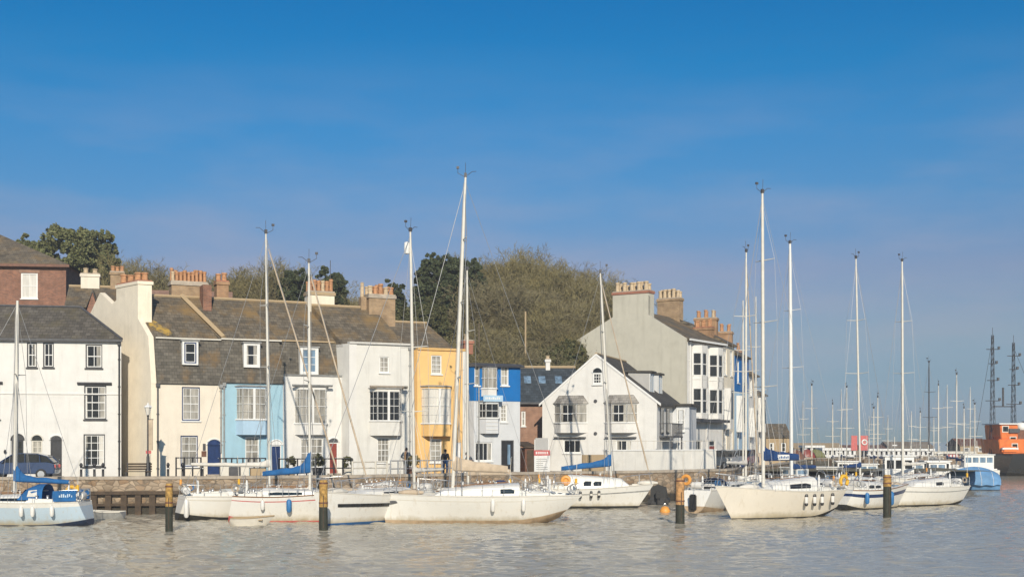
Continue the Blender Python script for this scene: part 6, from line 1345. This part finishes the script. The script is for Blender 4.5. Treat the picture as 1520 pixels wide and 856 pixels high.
# floating pontoon and the boats berthed along it, in front of the pier
x0, x1, D = wx(1215, 124), wx(1412, 124), 124
t = thing('pontoon', 'long low floating pontoon with short posts in front of the pier', 'pontoon', (x0, D, 0), 0)
MB().box(0, x1 - x0, 0, 1.6, -.2, .42).build('float', 'lead', t); MB().box(-.02, x1 - x0 + .02, -.04, 1.64, .422, .5).build('decking', 'tan', t)
for i in range(9): MB().tube(((x1 - x0) * i / 8, 1.9, -1), ((x1 - x0) * i / 8, 1.9, 2.4), .13).build('post', 'timber', t)
for i, (px, D, ang, m, wh, h_, lab) in enumerate(((1230, 113, 150, 'gel', (.2, .2), .9, 'small white open motor boat left end of the pontoon'), (1290, 117, 172, 'gelc', (.15, .25), 1.1, 'small cream motor boat behind the blue-striped yacht'), (1352, 118, 165, 'gelb', (.25, .1), 1.2, 'pale blue motor boat right of the wheelhouse boat'), (1395, 121, 175, 'gel', (.1, .25), 1.2, 'white motor boat at the right end of the pontoon'), (1180, 106, 120, 'gel', (.2, .2), 1.0, 'white motor boat tied below the far harbour wall'))):
    cabin_boat(lab, px, D, ang, 4.6, m, wh, h_, 'dblue' if i % 2 else 'gel')

rg = random.Random(21)
for i, px in enumerate((1192, 1249, 1290, 1318, 1353, 1386, 1406, 1440)):
    D = rg.uniform(148, 166); X = wx(px, D); a = R(rg.uniform(70, 110)); L = 6.5; q = lambda p: (p[0] / p[1] * F + CX, p[1])
    yacht('far yacht with a faint thin mast, one of the hazy crowd before the pier', q((X + math.cos(a) * 3, D + math.sin(a) * 3)), q((X - math.cos(a) * 3.5, D - math.sin(a) * 3.5)), 2.2, 1.0, ((px, 700), (px - rg.uniform(-3, 3), rg.uniform(560, 632)), None), [(.08, 1), (.85, 2)], ['navy', rg.choice(['gel', 'gelb', 'gelc']), 'gel'], group='hazy crowd of yachts before the pier', cab=(.3, .72, .5), rail=False, boom=(-2.2, 0, .05), cover=.2, big=.2, cover_mat=rg.choice(['canvasd', 'canvasw', 'canvas']), cock=False, r=.05, gear=False, wire=.006)
# ================================================================== LIGHT, SKY, CAMERA
TINT = [(0.0, (.46, .66, .98)), (1.0, (.62, .82, 1.0)), (.018, (.37, .52, .88)), (.049, (.37, .49, .72)), (.08, (.46, .53, .67)), (.13, (.55, .55, .70)), (.184, (.27, .60, .85)), (.233, (.16, .63, .93)), (.28, (.03, .61, .95)), (.33, (.0, .565, .94)), (.6, (.5, .8, 1.0))]
SUN_EL, SX, SY = 26.0, .10, -1.0             # towards the sun: low behind the camera
w = bpy.data.worlds.new('World'); scene.world = w; w.use_nodes = True; nt = w.node_tree; bg = nt.nodes['Background']
sky = nt.nodes.new('ShaderNodeTexSky'); sky.sky_type = 'NISHITA'; sky.sun_disc = False; sky.sun_elevation = R(SUN_EL); sky.sun_rotation = math.atan2(SX, SY) % (2 * math.pi); sky.altitude = 0; sky.air_density = 1.0; sky.dust_density = .6; sky.ozone_density = 2.2
tc = nt.nodes.new('ShaderNodeTexCoord'); sp = nt.nodes.new('ShaderNodeSeparateXYZ'); nt.links.new(tc.outputs['Generated'], sp.inputs[0])
# thin mauve cloud veils, in the sky's own directions
mp = nt.nodes.new('ShaderNodeMapping'); mp.inputs['Scale'].default_value = (2.2, 2.2, 9.0); mp.inputs['Location'].default_value = (.35, 0, .4); nt.links.new(tc.outputs['Generated'], mp.inputs[0])
nz = nt.nodes.new('ShaderNodeTexNoise'); nz.inputs['Scale'].default_value = 2.3; nz.inputs['Detail'].default_value = 7; nz.inputs['Roughness'].default_value = .55; nt.links.new(mp.outputs[0], nz.inputs['Vector'])
cl = _ramp(nt, nz.outputs['Fac'], .42, .72)
hi = _ramp(nt, sp.outputs[2], .30, .12); lo = _ramp(nt, sp.outputs[2], .0, .06)
def mul(a, b):
    n = nt.nodes.new('ShaderNodeMath'); n.operation = 'MULTIPLY'; n.use_clamp = True
    for s, v in ((n.inputs[0], a), (n.inputs[1], b)):
        if hasattr(v, 'is_output'): nt.links.new(v, s)
        else: s.default_value = v
    return n.outputs[0]
f = mul(mul(mul(cl, hi), lo), .45)
rp = nt.nodes.new('ShaderNodeValToRGB'); cr = rp.color_ramp; nt.links.new(sp.outputs[2], rp.inputs[0])      # deepen the blue with height, cool the horizon
for i, (z, c) in enumerate(TINT):
    el = cr.elements[i] if i < 2 else cr.elements.new(z)
    el.position = z; el.color = (*c, 1)
skyc = _mix(nt, 1.0, sky.outputs[0], rp.outputs[0], 'MULTIPLY')
nt.links.new(_mix(nt, f, skyc, (4.6, 4.3, 5.2)), bg.inputs[0]); bg.inputs[1].default_value = SKYSTR
hz = MB().box(-330, 330, -40, 420, -1.6, 33).build('haze', []); tag(hz, kind='stuff')
hm = bpy.data.materials.new('haze'); hm.use_nodes = True; hn = hm.node_tree; hn.nodes.remove(hn.nodes['Principled BSDF']); pv = hn.nodes.new('ShaderNodeVolumePrincipled')
pv.inputs['Color'].default_value = (.92, .94, 1, 1); pv.inputs['Density'].default_value = HAZE; pv.inputs['Anisotropy'].default_value = 0; hn.links.new(pv.outputs[0], hn.nodes['Material Output'].inputs['Volume']); hz.data.materials.append(hm)
sl = bpy.data.lights.new('sun', 'SUN'); sl.energy = SUNSTR; sl.angle = R(.5); sl.color = (1, .90, .74); so = bpy.data.objects.new('sun', sl); col.objects.link(so)
e = R(SUN_EL); d = Vector((SX, SY, 0)).normalized() * math.cos(e) + Vector((0, 0, math.sin(e))); so.rotation_euler = d.to_track_quat('Z', 'Y').to_euler(); so.location = (-30, -60, 60)
cam = bpy.data.cameras.new('camera'); cam.sensor_width = 36; cam.lens = F / 1520 * 36; cam.shift_y = (HY - 428) / 1520; cam.clip_end = 12000; cam.clip_start = .5
co = bpy.data.objects.new('camera', cam); col.objects.link(co); co.location = (0, 0, CAMZ); co.rotation_euler = (R(90), 0, 0); scene.camera = co
scene.view_settings.view_transform = 'Standard'; scene.view_settings.look = 'None'; scene.view_settings.exposure = EXPO; scene.view_settings.gamma = 1; scene.view_settings.use_curve_mapping = False
scene.cycles.caustics_reflective = False; scene.cycles.use_denoising = True; scene.cycles.max_bounces = 6; scene.cycles.diffuse_bounces = 3; scene.cycles.glossy_bounces = 3; scene.cycles.transparent_max_bounces = 6; scene.cycles.sample_clamp_indirect = 6
